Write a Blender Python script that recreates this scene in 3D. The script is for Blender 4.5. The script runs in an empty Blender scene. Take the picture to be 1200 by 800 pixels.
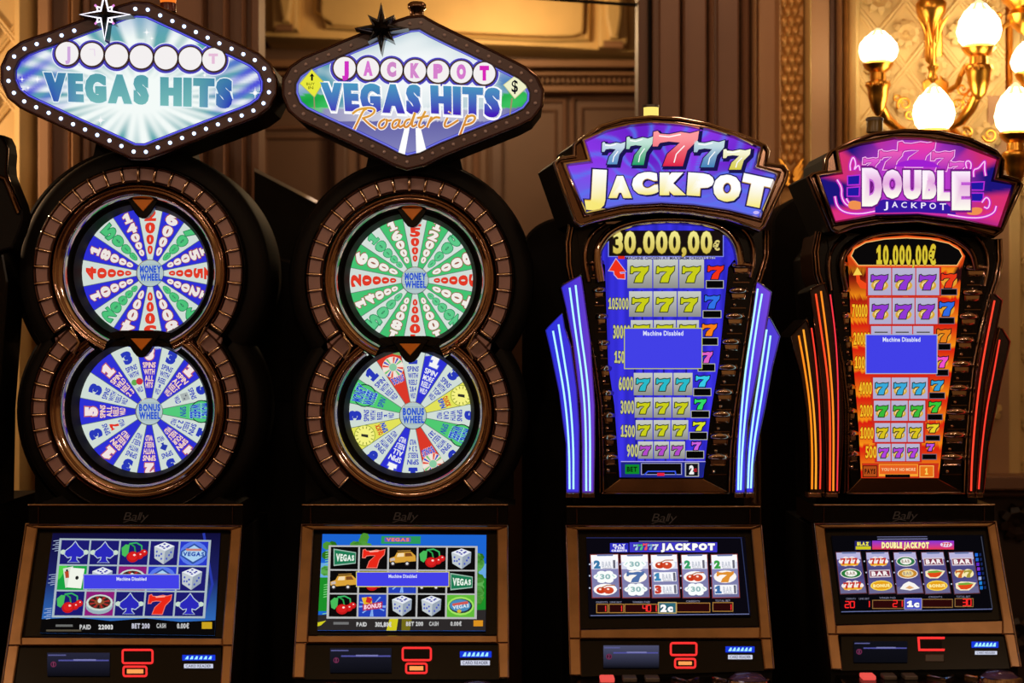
import bpy, bmesh, math, random
from mathutils import Vector
from mathutils.geometry import tessellate_polygon

# ------------------------------------------------------------------ camera, world, lights
scene = bpy.context.scene
CAMZ, DIST, PPM = 1.7, 5.0, 400.0           # camera height, distance to the machine fronts, pixels per metre there
CAM = Vector((0, -DIST, CAMZ))
cd = bpy.data.cameras.new('camera'); cam = bpy.data.objects.new('camera', cd)
scene.collection.objects.link(cam)
cam.location = CAM; cam.rotation_euler = (math.pi/2, 0, 0)
cd.sensor_width = 36; cd.lens = 60; cd.clip_end = 60
cd.dof.use_dof = True; cd.dof.focus_distance = DIST + 0.0; cd.dof.aperture_fstop = 1.9
scene.camera = cam
scene.view_settings.view_transform = 'Standard'; scene.view_settings.look = 'None'
scene.view_settings.gamma = 1; scene.view_settings.use_curve_mapping = False
scene.view_settings.exposure = 0.0
world = bpy.data.worlds.new('world'); scene.world = world; world.use_nodes = True
bg = world.node_tree.nodes['Background']
bg.inputs[0].default_value = (1.0, 0.62, 0.42, 1); bg.inputs[1].default_value = 0.03

def lamp(name, kind, loc, power, color, size=.1, rot=(0, 0, 0), sy=None):
    d = bpy.data.lights.new(name, kind); d.energy = power; d.color = color
    if kind == 'AREA':
        d.size = size
        if sy: d.shape = 'RECTANGLE'; d.size_y = sy
    else: d.shadow_soft_size = size
    o = bpy.data.objects.new(name, d); scene.collection.objects.link(o)
    o.location = loc; o.rotation_euler = rot
    return o
WARM = (1.0, .62, .34)
for x, y, z in [(-2.8, -2.6, 3.3), (-.5, -3.2, 3.5), (2.2, -2.6, 3.3), (-1.6, -7, 3.2), (1.9, -7, 3.2)]:
    for k in range(4):
        lamp('front_fill_lamp', 'POINT', (x+.3*math.cos(k*1.57+.5), y+.3*math.sin(k*1.57+.5), z-.12*(k % 2)), 9, (1, .7, .48), .05)  # unseen overhead lamps added for front light and chrome highlights
lamp('left_sconce_lamp', 'POINT', (-2.35, .75, 2.45), 26, WARM, .09)
lamp('alcove_fill_lamp', 'POINT', (-.1, 2.15, 3.0), 24, (1, .68, .36), .12)  # unseen lamp added to brighten the cornice and far wall
lamp('wall_fill_lamp', 'POINT', (.75, .1, 3.35), 10, (1, .58, .34), .12)  # unseen lamp added above the view to brighten the middle wall

# ------------------------------------------------------------------ materials
def lin(h):
    if isinstance(h, tuple): return h
    r = []
    for i in (0, 2, 4):
        c = int(h[i:i+2], 16)/255
        r.append(c/12.92 if c <= .04045 else ((c+.055)/1.055)**2.4)
    return tuple(r)
def mix(a, b, t):
    t = max(0, min(1, t)); return tuple(a[i]*(1-t)+b[i]*t for i in range(3))
_m = {}
def pbr(name, col, rough=.5, metal=0.0, noise=0.0, nscale=12.0, bump=0.0, coat=0.0):
    if name in _m: return _m[name]
    m = bpy.data.materials.new(name); m.use_nodes = True; nt = m.node_tree
    b = nt.nodes['Principled BSDF']; c = lin(col)
    b.inputs['Base Color'].default_value = (*c, 1); b.inputs['Roughness'].default_value = rough
    b.inputs['Metallic'].default_value = metal; b.inputs['Specular IOR Level'].default_value = .18 if name.startswith('black_') else .5; b.inputs['Coat Weight'].default_value = coat
    if noise or bump:
        tc = nt.nodes.new('ShaderNodeTexCoord'); n = nt.nodes.new('ShaderNodeTexNoise')
        n.inputs['Scale'].default_value = nscale; n.inputs['Detail'].default_value = 5
        nt.links.new(tc.outputs['Object'], n.inputs['Vector'])
        if noise:
            r = nt.nodes.new('ShaderNodeValToRGB')
            r.color_ramp.elements[0].position = .3; r.color_ramp.elements[1].position = .7
            r.color_ramp.elements[0].color = (*[x*(1-noise) for x in c], 1)
            r.color_ramp.elements[1].color = (*[min(1, x*(1+noise)) for x in c], 1)
            nt.links.new(n.outputs['Fac'], r.inputs['Fac']); nt.links.new(r.outputs['Color'], b.inputs['Base Color'])
        if bump:
            bp = nt.nodes.new('ShaderNodeBump'); bp.inputs['Strength'].default_value = bump
            bp.inputs['Distance'].default_value = .01
            nt.links.new(n.outputs['Fac'], bp.inputs['Height']); nt.links.new(bp.outputs['Normal'], b.inputs['Normal'])
    _m[name] = m; return m
def glow(name, col, s=1.0):
    if name in _m: return _m[name]
    m = bpy.data.materials.new(name); m.use_nodes = True; nt = m.node_tree
    b = nt.nodes['Principled BSDF']; b.inputs['Base Color'].default_value = (.02, .02, .02, 1)
    b.inputs['Emission Color'].default_value = (*lin(col), 1); b.inputs['Emission Strength'].default_value = s
    _m[name] = m; return m
def make_print():
    # backlit print: the colours of the artwork sit in a colour attribute
    m = bpy.data.materials.new('backlit_print'); m.use_nodes = True; nt = m.node_tree
    for n in list(nt.nodes): nt.nodes.remove(n)
    o = nt.nodes.new('ShaderNodeOutputMaterial'); e = nt.nodes.new('ShaderNodeEmission')
    a = nt.nodes.new('ShaderNodeAttribute'); a.attribute_name = 'Col'
    nt.links.new(a.outputs['Color'], e.inputs['Color']); nt.links.new(e.outputs[0], o.inputs[0])
    return m
PRINT = make_print()
BLACK = pbr('black_gloss_plastic', '0c0a09', .22)
SHELL = pbr('black_shell_plastic', '0d0b0a', .65)
MATTE = pbr('black_matte_plastic', '090807', .6)
CHROME = pbr('smoked_chrome', 'c2aea4', .09, 1.0)
DCHROME = pbr('dark_bronze_chrome', '7c6456', .15, 1.0)
CONSOLE = pbr('copper_brushed_metal', 'a0826a', .2, 1.0, noise=.22, nscale=9)  # uneven tone stands in for varying reflections on the frame
CELL = pbr('unlit_mauve_bulb_cover', '9c7c7c', .4)
FRAMEP = pbr('brown_sign_frame', '4a2e30', .35)
GOLD = pbr('gilded_metal', 'e0a040', .28, 1.0, noise=.15, nscale=20)
GILT = pbr('gilt_carving', 'b98a4c', .45, .35, noise=.2, nscale=30)
CREAM = pbr('cream_damask_plaster', 'd8bc80', .6, noise=.06, nscale=6)
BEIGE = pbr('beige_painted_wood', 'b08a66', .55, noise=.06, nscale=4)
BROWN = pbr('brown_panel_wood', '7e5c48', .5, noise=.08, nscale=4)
DBROWN = pbr('dark_panel_wood', '5e4232', .55, noise=.1, nscale=4)
FARW = pbr('far_wall_plaster', '6e503c', .6, noise=.22, nscale=1.6)
CORN = pbr('cornice_cream_plaster', 'c8a566', .6, noise=.18, nscale=2.5)
CORND = pbr('cornice_brown_plaster', '8a6240', .6, noise=.15, nscale=2)
SILVER = pbr('hub_silver', 'b9c8cc', .3, .6)
PERF = pbr('dark_perforated_panel', '2a1c18', .4, .4, noise=.5, nscale=160)
GREYP = pbr('grey_plastic', '5c5450', .4)
FLOORM = pbr('dark_red_carpet', '3a1a12', .9, noise=.3, nscale=3)

# ------------------------------------------------------------------ geometry helpers
class Plane:
    def __init__(s, d=0.0, k=0.0, z0=0.0):          # y = d + k*(z - z0)
        s.n = Vector((0, -1, k)).normalized(); s.p = Vector((0, d, z0))
    def P(s, px, py, off=0.0):
        r = Vector(((px-600)/PPM, DIST, (400-py)/PPM))
        t = (s.p-CAM).dot(s.n)/r.dot(s.n)
        return CAM + r*t + s.n*off
def V(d): return Plane(d)
def W(px, py, d): return V(d).P(px, py)
def wloc(o):
    v = Vector((0, 0, 0))
    while o is not None: v = v + o.location; o = o.parent
    return v
def mesh_obj(name, verts, faces, mat, parent=None, smooth=False, cols=None, mi=None, bev=0.0):
    base = wloc(parent) if parent else Vector((0, 0, 0))
    me = bpy.data.meshes.new(name)
    me.from_pydata([tuple(Vector(v)-base) for v in verts], [], faces)
    mats = mat if isinstance(mat, (list, tuple)) else [mat]
    for m in mats: me.materials.append(m)
    if mi: me.polygons.foreach_set('material_index', mi)
    if not cols:
        bm = bmesh.new(); bm.from_mesh(me); bmesh.ops.recalc_face_normals(bm, faces=bm.faces); bm.to_mesh(me); bm.free()
    if smooth:
        me.polygons.foreach_set('use_smooth', [True]*len(me.polygons)); me.set_sharp_from_angle(angle=.9)
    if cols:
        a = me.color_attributes.new('Col', 'FLOAT_COLOR', 'POINT')
        a.data.foreach_set('color', [c for q in cols for c in (*q, 1.0)])
    me.update()
    o = bpy.data.objects.new(name, me); scene.collection.objects.link(o); o.parent = parent
    if bev:
        b = o.modifiers.new('bevel', 'BEVEL'); b.width = bev; b.segments = 2; b.limit_method = 'ANGLE'
    return o
def thing(name, loc, label, cat, group=None):
    o = bpy.data.objects.new(name, None); scene.collection.objects.link(o)
    o.location = loc; o.empty_display_size = .1
    o['label'] = label; o['category'] = cat
    if group: o['group'] = group
    return o
def struct(o): o['kind'] = 'structure'; return o
def lab(o, t): o['label'] = t; return o
def tess(pts):
    return tessellate_polygon([[Vector((p[0], p[1], 0)) for p in pts]])
def area2(p): return sum(p[i-1][0]*p[i][1]-p[i][0]*p[i-1][1] for i in range(len(p)))
def offs(pts, d, closed=True):
    """offset a px path; positive d = outwards for closed outlines, to the right of travel for open"""
    n = len(pts); out = []
    sg = 1
    if closed and area2(pts) < 0: sg = -1
    for i in range(n):
        a = pts[i-1] if (closed or i > 0) else None
        b = pts[i]; c = pts[(i+1) % n] if (closed or i < n-1) else None
        ns = []
        for p, q in ((a, b), (b, c)):
            if p is None or q is None: continue
            dx, dy = q[0]-p[0], q[1]-p[1]; l = math.hypot(dx, dy)
            if l > 1e-6: ns.append((dy/l*sg, -dx/l*sg))
        if not ns: out.append(b); continue
        nx = sum(v[0] for v in ns)/len(ns); ny = sum(v[1] for v in ns)/len(ns)
        q = nx*nx+ny*ny
        q = max(q, .35)
        out.append((b[0]+nx/q*d, b[1]+ny/q*d))
    return out
def smoothp(pts, closed=True, it=2):
    for _ in range(it):
        o = []
        n = len(pts)
        rng = range(n) if closed else range(n-1)
        if not closed: o.append(pts[0])
        for i in rng:
            a, b = pts[i], pts[(i+1) % n]
            o.append((a[0]*.75+b[0]*.25, a[1]*.75+b[1]*.25)); o.append((a[0]*.25+b[0]*.75, a[1]*.25+b[1]*.75))
        if not closed: o.append(pts[-1])
        pts = o
    return pts
def prism(name, pts, pl, mat, parent=None, thick=.05, off=0.0, vec=None, bev=0.0, smooth=False):
    """solid with the px outline pts on plane pl; bev px chamfer on the front"""
    if vec is None: vec = Vector((0, thick, 0))
    n = len(pts); vs = []; fs = []
    fr = offs(pts, -bev) if bev else pts
    vs += [pl.P(x, y, off) for x, y in fr]
    t = tess(fr)
    fs += [tuple(f) for f in t]
    cur = 0
    if bev:
        vs += [pl.P(x, y, off - bev/PPM*.8) for x, y in pts]
        fs += [(cur+i, cur+(i+1) % n, cur+n+(i+1) % n, cur+n+i) for i in range(n)]; cur += n
    b0 = len(vs)
    vs += [pl.P(x, y, off - (bev/PPM*.8 if bev else 0)) + Vector(vec) for x, y in pts]
    fs += [(cur+i, cur+(i+1) % n, b0+(i+1) % n, b0+i) for i in range(n)]
    fs += [tuple(b0+i for i in f) for f in t]
    return mesh_obj(name, vs, fs, mat, parent, smooth)
HR = [(3.2, -.004), (2.9, .006), (1.6, .012), (0, .014), (-1.6, .012), (-2.9, .006), (-3.2, -.004)]
def prof(w, h, n=7, back=.0):
    """half-round profile, w px half width, h metres high"""
    p = [(w*math.cos(math.pi*i/(n-1)), h*math.sin(math.pi*i/(n-1))) for i in range(n)]
    if back: p = [(w, -back)] + p + [(-w, -back)]
    return p
def sweep(name, path, pl, profile, mat, parent=None, closed=True, smooth=True, off=0.0):
    rows = [offs(path, o, closed) for o, h in profile]
    n = len(path); m = len(profile)
    vs = [pl.P(rows[j][i][0], rows[j][i][1], off+profile[j][1]) for j in range(m) for i in range(n)]
    fs = []
    for j in range(m-1):
        for i in range(n if closed else n-1):
            k = (i+1) % n
            fs.append((j*n+i, j*n+k, (j+1)*n+k, (j+1)*n+i))
    if not closed:
        fs.append(tuple(j*n for j in range(m))); fs.append(tuple(j*n+n-1 for j in range(m)))
    return mesh_obj(name, vs, fs, mat, parent, smooth)
def tube_geo(pts, rads, seg=8, cap=True):
    vs = []; fs = []; n = len(pts)
    pts = [Vector(p) for p in pts]
    if not isinstance(rads, (list, tuple)): rads = [rads]*n
    ref = Vector((0, 1, 0))
    for i, p in enumerate(pts):
        t = (pts[min(i+1, n-1)]-pts[max(i-1, 0)]).normalized()
        a = t.cross(ref)
        if a.length < .05: a = t.cross(Vector((1, 0, 0)))
        a.normalize(); b = t.cross(a).normalized()
        for k in range(seg):
            an = 2*math.pi*k/seg
            vs.append(p+a*math.cos(an)*rads[i]+b*math.sin(an)*rads[i])
    for i in range(n-1):
        for k in range(seg):
            k2 = (k+1) % seg
            fs.append((i*seg+k, i*seg+k2, (i+1)*seg+k2, (i+1)*seg+k))
    if cap:
        fs.append(tuple(range(seg))); fs.append(tuple((n-1)*seg+k for k in range(seg)))
    return vs, fs
def join(gs):
    vs = []; fs = []
    for v, f in gs:
        b = len(vs); vs += list(v); fs += [tuple(b+i for i in q) for q in f]
    return vs, fs
def tube(name, pts, rads, mat, parent=None, seg=8):
    v, f = tube_geo(pts, rads, seg); return mesh_obj(name, v, f, mat, parent, True)
def lathe_geo(c, profile, axis='y', a0=0, a1=360, seg=48, rfun=None):
    """profile [(r metres, h)]; axis y: h along +y ; axis z: h along +z"""
    full = abs(a1-a0) >= 359.9
    n = seg if full else seg+1; vs = []; fs = []
    for j, (r, h) in enumerate(profile):
        for i in range(n):
            a = math.radians(a0+(a1-a0)*i/seg); rr = r*(rfun(a, j) if rfun else 1)
            if axis == 'y': vs.append(Vector((c[0]+rr*math.cos(a), c[1]+h, c[2]+rr*math.sin(a))))
            else: vs.append(Vector((c[0]+rr*math.cos(a), c[1]+rr*math.sin(a), c[2]+h)))
    for j in range(len(profile)-1):
        for i in range(seg):
            k = (i+1) % n
            fs.append((j*n+i, j*n+k, (j+1)*n+k, (j+1)*n+i))
    return vs, fs
def lathe(name, c, profile, mat, parent=None, **k):
    v, f = lathe_geo(c, profile, **k); return mesh_obj(name, v, f, mat, parent, True)
def box_geo(x0, x1, y0, y1, z0, z1):
    vs = [(x, y, z) for z in (z0, z1) for y in (y0, y1) for x in (x0, x1)]
    return [Vector(v) for v in vs], [(0, 1, 3, 2), (4, 5, 7, 6), (0, 1, 5, 4), (2, 3, 7, 6), (0, 2, 6, 4), (1, 3, 7, 5)]
def box(name, x0, x1, y0, y1, z0, z1, mat, parent=None, bev=0.0):
    v, f = box_geo(x0, x1, y0, y1, z0, z1); return mesh_obj(name, v, f, mat, parent, bev=bev)
def rect(x0, y0, x1, y1): return [(x0, y0), (x1, y0), (x1, y1), (x0, y1)]
def circ(cx, cy, r, n=28, ry=None):
    ry = ry or r
    return [(cx+r*math.cos(2*math.pi*i/n), cy+ry*math.sin(2*math.pi*i/n)) for i in range(n)]
def star(cx, cy, spec, inner):
    """spec: list of (angle deg, length)"""
    out = []; n = len(spec)
    for i, (a, l) in enumerate(spec):
        r = math.radians(a); out.append((cx+l*math.cos(r), cy-l*math.sin(r)))
        a2 = math.radians((a+spec[(i+1) % n][0]+(360 if i == n-1 else 0))/2)
        out.append((cx+inner*math.cos(a2), cy-inner*math.sin(a2)))
    return out

# ------------------------------------------------------------------ glyphs from the built-in font
_g = {}
def glyph(ch, off):
    k = (ch, round(off, 3))
    if k in _g: return _g[k]
    if ch == '1':
        p = [(0, .0), (.5, 0), (.5, .13), (.36, .13), (.36, .72), (.22, .72), (0, .56), (0, .44), (.15, .5), (.15, .13), (0, .13)]
        p = offs(p, max(0, off-.03)); _g[k] = (p, [tuple(t) for t in tess(p)]); return _g[k]
    c = bpy.data.curves.new('glyph', 'FONT'); c.body = ch; c.offset = off; c.resolution_u = 3
    o = bpy.data.objects.new('glyph', c); m = o.to_mesh()
    vs = [(v.co.x, v.co.y) for v in m.vertices]
    fs = []
    for p in m.polygons:
        vv = list(p.vertices); fs += [(vv[0], vv[i], vv[i+1]) for i in range(1, len(vv)-1)]
    o.to_mesh_clear(); bpy.data.objects.remove(o); bpy.data.curves.remove(c)
    _g[k] = (vs, fs); return _g[k]
CAP = None
def layout(s, bold=.03, extra=0.0, gap=.07, fat=0.0):
    """list of (verts, tris) with u in 0..1 over the string, v in 0 (top) .. 1 (baseline)"""
    global CAP
    if CAP is None: CAP = max(v[1] for v in glyph('H', 0)[0])
    x = 0; items = []
    for ch in s:
        if ch == ' ': x += .3; continue
        vs, _ = glyph(ch, bold)
        mn = min(v[0] for v in vs); mx = max(v[0] for v in vs)
        items.append((ch, x-mn+fat)); x += mx-mn+gap+2*fat
    tot = x-gap; res = []
    lo = -bold; hi = CAP+bold
    for ch, sh in items:
        vs, fs = glyph(ch, bold+extra)
        for d in ((-fat, 0, fat) if fat else (0,)): res.append(([((v[0]+sh+d)/tot, 1-(v[1]-lo)/(hi-lo)) for v in vs], fs))
    return res

class Art:
    """flat artwork gathered into one mesh, authored in photo pixels on a plane"""
    def __init__(s, pl, off=.001):
        s.pl = pl; s.off = off; s.v = []; s.f = []; s.c = []; s.l = 0
    def up(s, k=1): s.l += k; return s
    def _add(s, pts, tris, col, gain=1.0):
        b = len(s.v); o = s.off + s.l*.0002
        for p in pts:
            s.v.append(s.pl.P(p[0], p[1], o))
            c = col(p[0], p[1]) if callable(col) else lin(col)
            s.c.append(tuple(x*gain for x in c))
        s.f += [tuple(b+i for i in t) for t in tris]
    def poly(s, pts, col, gain=1.0):
        s._add(pts, tess(pts), col, gain); s.l += 1; return s
    def rect(s, x0, y0, x1, y1, col, gain=1.0): return s.poly(rect(x0, y0, x1, y1), col, gain)
    def ell(s, cx, cy, r, col, ry=None, gain=1.0, n=20): return s.poly(circ(cx, cy, r, n, ry), col, gain)
    def line(s, pts, w, col, gain=1.0, closed=False):
        a = offs(pts, w/2, closed); b = offs(pts, -w/2, closed); n = len(pts)
        m = n if closed else n-1
        s._add(a+b, [(i, (i+1) % n, n+(i+1) % n, n+i) for i in range(m)], col, gain); s.l += 1; return s
    def q(s, Q, pts, col, gain=1.0): return s.poly([Q(u, v) for u, v in pts], col, gain)
    def text(s, st, Q, col, outline=None, ow=.05, bold=.03, gain=1.0, gap=.07, fat=0.0):
        if outline:
            for pts, tr in layout(st, bold, ow, gap, fat): s._add([Q(u, v) for u, v in pts], tr, outline, gain)
            s.l += 1
        for pts, tr in layout(st, bold, 0, gap, fat): s._add([Q(u, v) for u, v in pts], tr, col, gain)
        s.l += 1; return s
    def fan(s, outline, c, colf, rings=12, step=4.0, gain=1.0):
        pts = []
        n = len(outline)
        for i in range(n):
            a, b = outline[i], outline[(i+1) % n]; l = math.hypot(b[0]-a[0], b[1]-a[1]); k = max(1, int(l/step))
            pts += [(a[0]+(b[0]-a[0])*j/k, a[1]+(b[1]-a[1])*j/k) for j in range(k)]
        m = len(pts); vs = []
        for r in range(rings+1):
            t = r/rings
            vs += [(c[0]+(p[0]-c[0])*t, c[1]+(p[1]-c[1])*t) for p in pts]
        fs = [(r*m+i, r*m+(i+1) % m, (r+1)*m+(i+1) % m, (r+1)*m+i) for r in range(rings) for i in range(m)]
        s._add(vs, fs, colf, gain); s.l += 1; return s
    def build(s, name, parent):
        return mesh_obj(name, s.v, s.f, PRINT, parent, cols=s.c)
def BQ(tl, tr, br, bl):
    def Q(u, v):
        a = (tl[0]+(tr[0]-tl[0])*u, tl[1]+(tr[1]-tl[1])*u); b = (bl[0]+(br[0]-bl[0])*u, bl[1]+(br[1]-bl[1])*u)
        return (a[0]+(b[0]-a[0])*v, a[1]+(b[1]-a[1])*v)
    return Q
def RQ(x0, y0, x1, y1, skew=0.0, rot=0.0):
    cx, cy = (x0+x1)/2, (y0+y1)/2; ca, sa = math.cos(math.radians(rot)), math.sin(math.radians(rot))
    def Q(u, v):
        x = x0+(x1-x0)*u+skew*(1-v) - cx; y = y0+(y1-y0)*v - cy
        return (cx+x*ca-y*sa, cy+x*sa+y*ca)
    return Q
def sub(Q, u0, v0, u1, v1): return lambda u, v: Q(u0+(u1-u0)*u, v0+(v1-v0)*v)
def vgrad(y0, y1, a, b):
    a, b = lin(a), lin(b); return lambda x, y: mix(a, b, (y-y0)/(y1-y0))
def hgrad(x0, x1, a, b):
    a, b = lin(a), lin(b); return lambda x, y: mix(a, b, (x-x0)/(x1-x0))
SEV = [(0, .03), (.09, 0), (.14, .08), (.34, .1), (.6, .03), (.8, .07), (1, 0), (.97, .26), (.74, .56), (.64, 1), (.2, 1),
       (.3, .66), (.58, .33), (.33, .3), (.14, .34), (.09, .44), (-.02, .44)]
def seven(A, Q, col, out='101018', w=1.5, gain=1.0):
    p = [Q(u, v) for u, v in SEV]
    if w: A.poly(offs(p, w), out, gain)
    A.poly(p, col, gain)

# ------------------------------------------------------------------ the setting
WD = 1.2                                         # depth of the back wall
WP = V(WD)
def wpanel(name, x0, y0, x1, y1, th, mat, parent=None, d=WD, bev=1.0, kind=True):
    o = prism(name, rect(x0, y0, x1, y1), V(d-th), mat, parent, thick=th+.02, bev=bev)
    if kind and parent is None: struct(o)
    return o
zf = 1.7+400/400*0
def zpy(z, d): return 400-(z-CAMZ)*PPM*DIST/(DIST+d)      # photo row of height z at depth d
YT, YB = zpy(3.9, WD), zpy(0, WD)
struct(box('floor', -5, 5, -9, 6, -.05, 0, FLOORM))
struct(box('ceiling', -5, 5, -9, 1.3, 4.3, 4.4, CREAM))
for sx, nm in ((-1, 'left'), (1, 'right')):
    w_ = struct(box('wall_side_'+nm, min(sx*5, sx*5.1), max(sx*5, sx*5.1), -9, 1.3, 0, 4.3, BEIGE))
    for k in range(4):
        y0 = -8.6+k*2.4
        box('wall_panel', sx*4.97-.03, sx*4.97+.03, y0, y0+1.7, 1.1, 3.8, CREAM, w_)
        box('dado_panel', sx*4.97-.03, sx*4.97+.03, y0, y0+1.7, .15, .9, DBROWN, w_)
w_ = struct(box('wall_rear', -5, 5, -9.1, -9, 0, 4.3, BEIGE))
for k in range(4):
    x0 = -4.6+k*2.4
    box('wall_panel', x0, x0+1.8, -9.0, -8.96, 1.1, 3.8, CREAM, w_); box('dado_panel', x0, x0+1.8, -9.0, -8.96, .15, .9, DBROWN, w_)
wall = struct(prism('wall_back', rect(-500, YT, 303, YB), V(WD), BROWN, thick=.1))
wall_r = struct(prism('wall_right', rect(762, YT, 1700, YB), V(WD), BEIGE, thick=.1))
# far room built behind an opening to stand in for a mirror's reflection
FD = 3.1; FP = V(FD)
far = struct(prism('wall_far', rect(-100, zpy(3.9, FD), 1100, zpy(0, FD)), V(FD), FARW, thick=.1))
struct(prism('wall_low', rect(303, 330, 762, YB), V(WD), DBROWN, thick=.1))
cor = struct(prism('trim_1', [(255, -90), (780, -90), (780, 66), (747, 61), (640, 54), (307, 42), (296, 20), (255, 20)], V(FD-.35), CORN, thick=.33, bev=1))
prism('coffer_panel', smoothp([(379, -60), (684, -60), (684, 30), (681, 41), (640, 42), (538, 37), (390, 30), (386, 24), (376, 20), (376, 8)], it=1), V(FD-.42), CORN, cor, thick=.1, bev=2)
sweep('coffer_moulding', [(371, -60), (371, 14), (379, 20), (384, 33), (538, 43), (640, 48), (689, 47), (691, -60)], V(FD-.36), prof(2.2, .03), CORN, cor, closed=False)
for x0, x1 in ((319, 348), (702, 735)):
    prism('corbel', rect(x0, -60, x1, 34 if x0 < 400 else 55), V(FD-.45), CORN, cor, thick=.12, bev=2)
    prism('corbel_scroll', smoothp([(x0+7, -60), (x1-7, -60), (x1-6, 25 if x0 < 400 else 44), (x0+8, 25 if x0 < 400 else 44)], it=1), V(FD-.5), CORN, cor, thick=.06, bev=3)
    tube('corbel_bead', [W(x0+5, (33 if x0 < 400 else 52), FD-.5), W(x1-5, (33 if x0 < 400 else 53), FD-.5)], .018, CORND, cor)
band = struct(prism('trim_2', rect(255, 70, 780, 78), V(FD-.22), CORND, thick=.24, bev=1))
band2 = struct(prism('trim_3', rect(255, 84, 780, 88), V(FD-.16), CORND, thick=.18, bev=1))
vs, fs = join([box_geo(W(x, 0, FD-.1).x, W(x+3.4, 0, FD-.1).x, FD-.1, FD, W(0, 97, FD-.1).z, W(0, 89, FD-.1).z) for x in range(256, 780, 6)])
o = mesh_obj('dentils', vs, fs, CORND, band2); o['kind'] = 'stuff'
struct(prism('trim_4', rect(255, 100, 780, 107), V(FD-.14), CORND, thick=.16, bev=1))
for i, (x0, y0, x1, y1) in enumerate([(560, 118, 662, 420), (671, 115, 780, 420), (424, 118, 556, 420), (300, 150, 396, 420)]):
    sweep('panel_moulding', rect(x0, y0, x1, y1), V(FD), prof(3, .035), BROWN, far, closed=True)
    sweep('panel_inner_moulding', rect(x0+11, y0+12, x1-11, y1-11), V(FD), prof(1.6, .02), BROWN, far, closed=True)
for x in (399, 582):
    struct(prism('trim_5', rect(x-7, 108, x+7, 420), V(FD-.1), DBROWN, thick=.12, bev=2))
tube('mirror_rod', [W(290, -25, WD+.05), W(762, 7, WD+.05)], .006, MATTE, None); struct(bpy.data.objects['mirror_rod']); bpy.data.objects['mirror_rod'].name = 'trim_6'
# opening frame
for i, (x0, x1) in enumerate([(294, 303), (748, 762)]):
    f = struct(prism('trim_7', rect(x0, YT, x1, 335), V(WD-.03), DBROWN if i else BROWN, thick=.16, bev=1.5))
struct(prism('trim_8', rect(760, YT, 763, 560), V(WD-.05), MATTE, thick=.05))
# vertical mouldings of the piers either side of the opening
def vmould(x0, x1, h, mat, name='trim_9', ybot=YB, round_=False):
    if round_:
        o = sweep(name, [((x0+x1)/2, YT), ((x0+x1)/2, ybot)], WP, prof((x1-x0)/2, h), mat, None, closed=False)
    else:
        o = prism(name, rect(x0, YT, x1, ybot), V(WD-h), mat, thick=h, bev=min(2.0, (x1-x0)/5))
    return struct(o)
for a in [(20, 44, .10, CREAM, 1), (44, 58, .07, BEIGE, 0), (58, 84, .04, DBROWN, 0), (84, 88, .07, BEIGE, 1), (88, 97, .09, BEIGE, 1), (97, 104, .05, BROWN, 0),
          (104, 190, .03, DBROWN, 0), (190, 196, .06, BROWN, 1), (196, 238, .045, BROWN, 0), (238, 244, .06, DBROWN, 1), (262, 270, .05, BROWN, 1), (284, 290, .05, BROWN, 1)]:
    vmould(*a[:4], round_=bool(a[4]))
for a in [(765, 772, .09, DBROWN, 0), (772, 797, .06, BROWN, 0), (797, 801, .08, BROWN, 1), (801, 828, .05, BROWN, 0), (828, 836, .09, BROWN, 1), (836, 840, .07, DBROWN, 0), (840, 866, .05, BROWN, 0),
          (866, 877, .1, BROWN, 1), (877, 883, .12, BEIGE, 1), (883, 888, .09, BEIGE, 1), (888, 912, .05, BEIGE, 0), (905, 913, .09, BEIGE, 1), (912, 942, .03, GILT, 0),
          (941, 948, .09, CREAM, 1), (948, 972, .05, BEIGE, 0), (972, 979, .02, DBROWN, 0), (979, 984, .08, BEIGE, 1), (984, 989, .1, GILT, 1), (989, 1006, .09, CREAM, 1)]:
    vmould(*a[:4], round_=bool(a[4]))
# carved leaf strip
strip = struct(prism('trim_10', rect(913, YT, 941, YB), V(WD-.035), GILT, thick=.02))
LEAFPTS = [(-5, -6), (-5.5, 0), (-3.2, 5), (0, 8), (3.2, 5), (5.5, 0), (5, -6), (0, -8)]
leaf_me = None
def leaf_mesh():
    s = 1.24/PPM; vs = []; n = len(LEAFPTS)
    vs += [Vector((x*s, .004, -y*s)) for x, y in LEAFPTS]
    vs += [Vector((x*.62*s, -.006, -y*.66*s)) for x, y in LEAFPTS]
    vs.append(Vector((0, -.012, -3*s)))
    fs = [(i, (i+1) % n, n+(i+1) % n, n+i) for i in range(n)]+[(n+i, n+(i+1) % n, 2*n) for i in range(n)]
    me = bpy.data.meshes.new('leaf'); me.from_pydata([tuple(v) for v in vs], [], fs); me.materials.append(GILT); me.polygons.foreach_set('use_smooth', [True]*len(fs)); return me
lm = leaf_mesh()
def place(me, name, loc, parent, rot=(0, 0, 0), scale=1.0):
    o = bpy.data.objects.new(name, me); scene.collection.objects.link(o); o.parent = parent
    o.location = Vector(loc)-wloc(parent); o.rotation_euler = rot; o.scale = (scale,)*3 if not isinstance(scale, tuple) else scale
    return o
for r in range(19):
    for c in range(3 if r % 2 == 0 else 2):
        place(lm, 'leaf', W((918 if r % 2 == 0 else 922.5)+c*9, -22+r*11.5, WD-.04), strip, (-.25, 0, 0), 1.05)
for k in range(3):
    for s in (-1, 1):
        prism('palm_leaf', smoothp([(927+s*1, 214-k*7), (927+s*15, 197-k*7), (927+s*15, 203-k*7), (927+s*3, 222-k*6)], it=1), V(WD-.09), GOLD, strip, thick=.03, bev=1)
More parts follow.
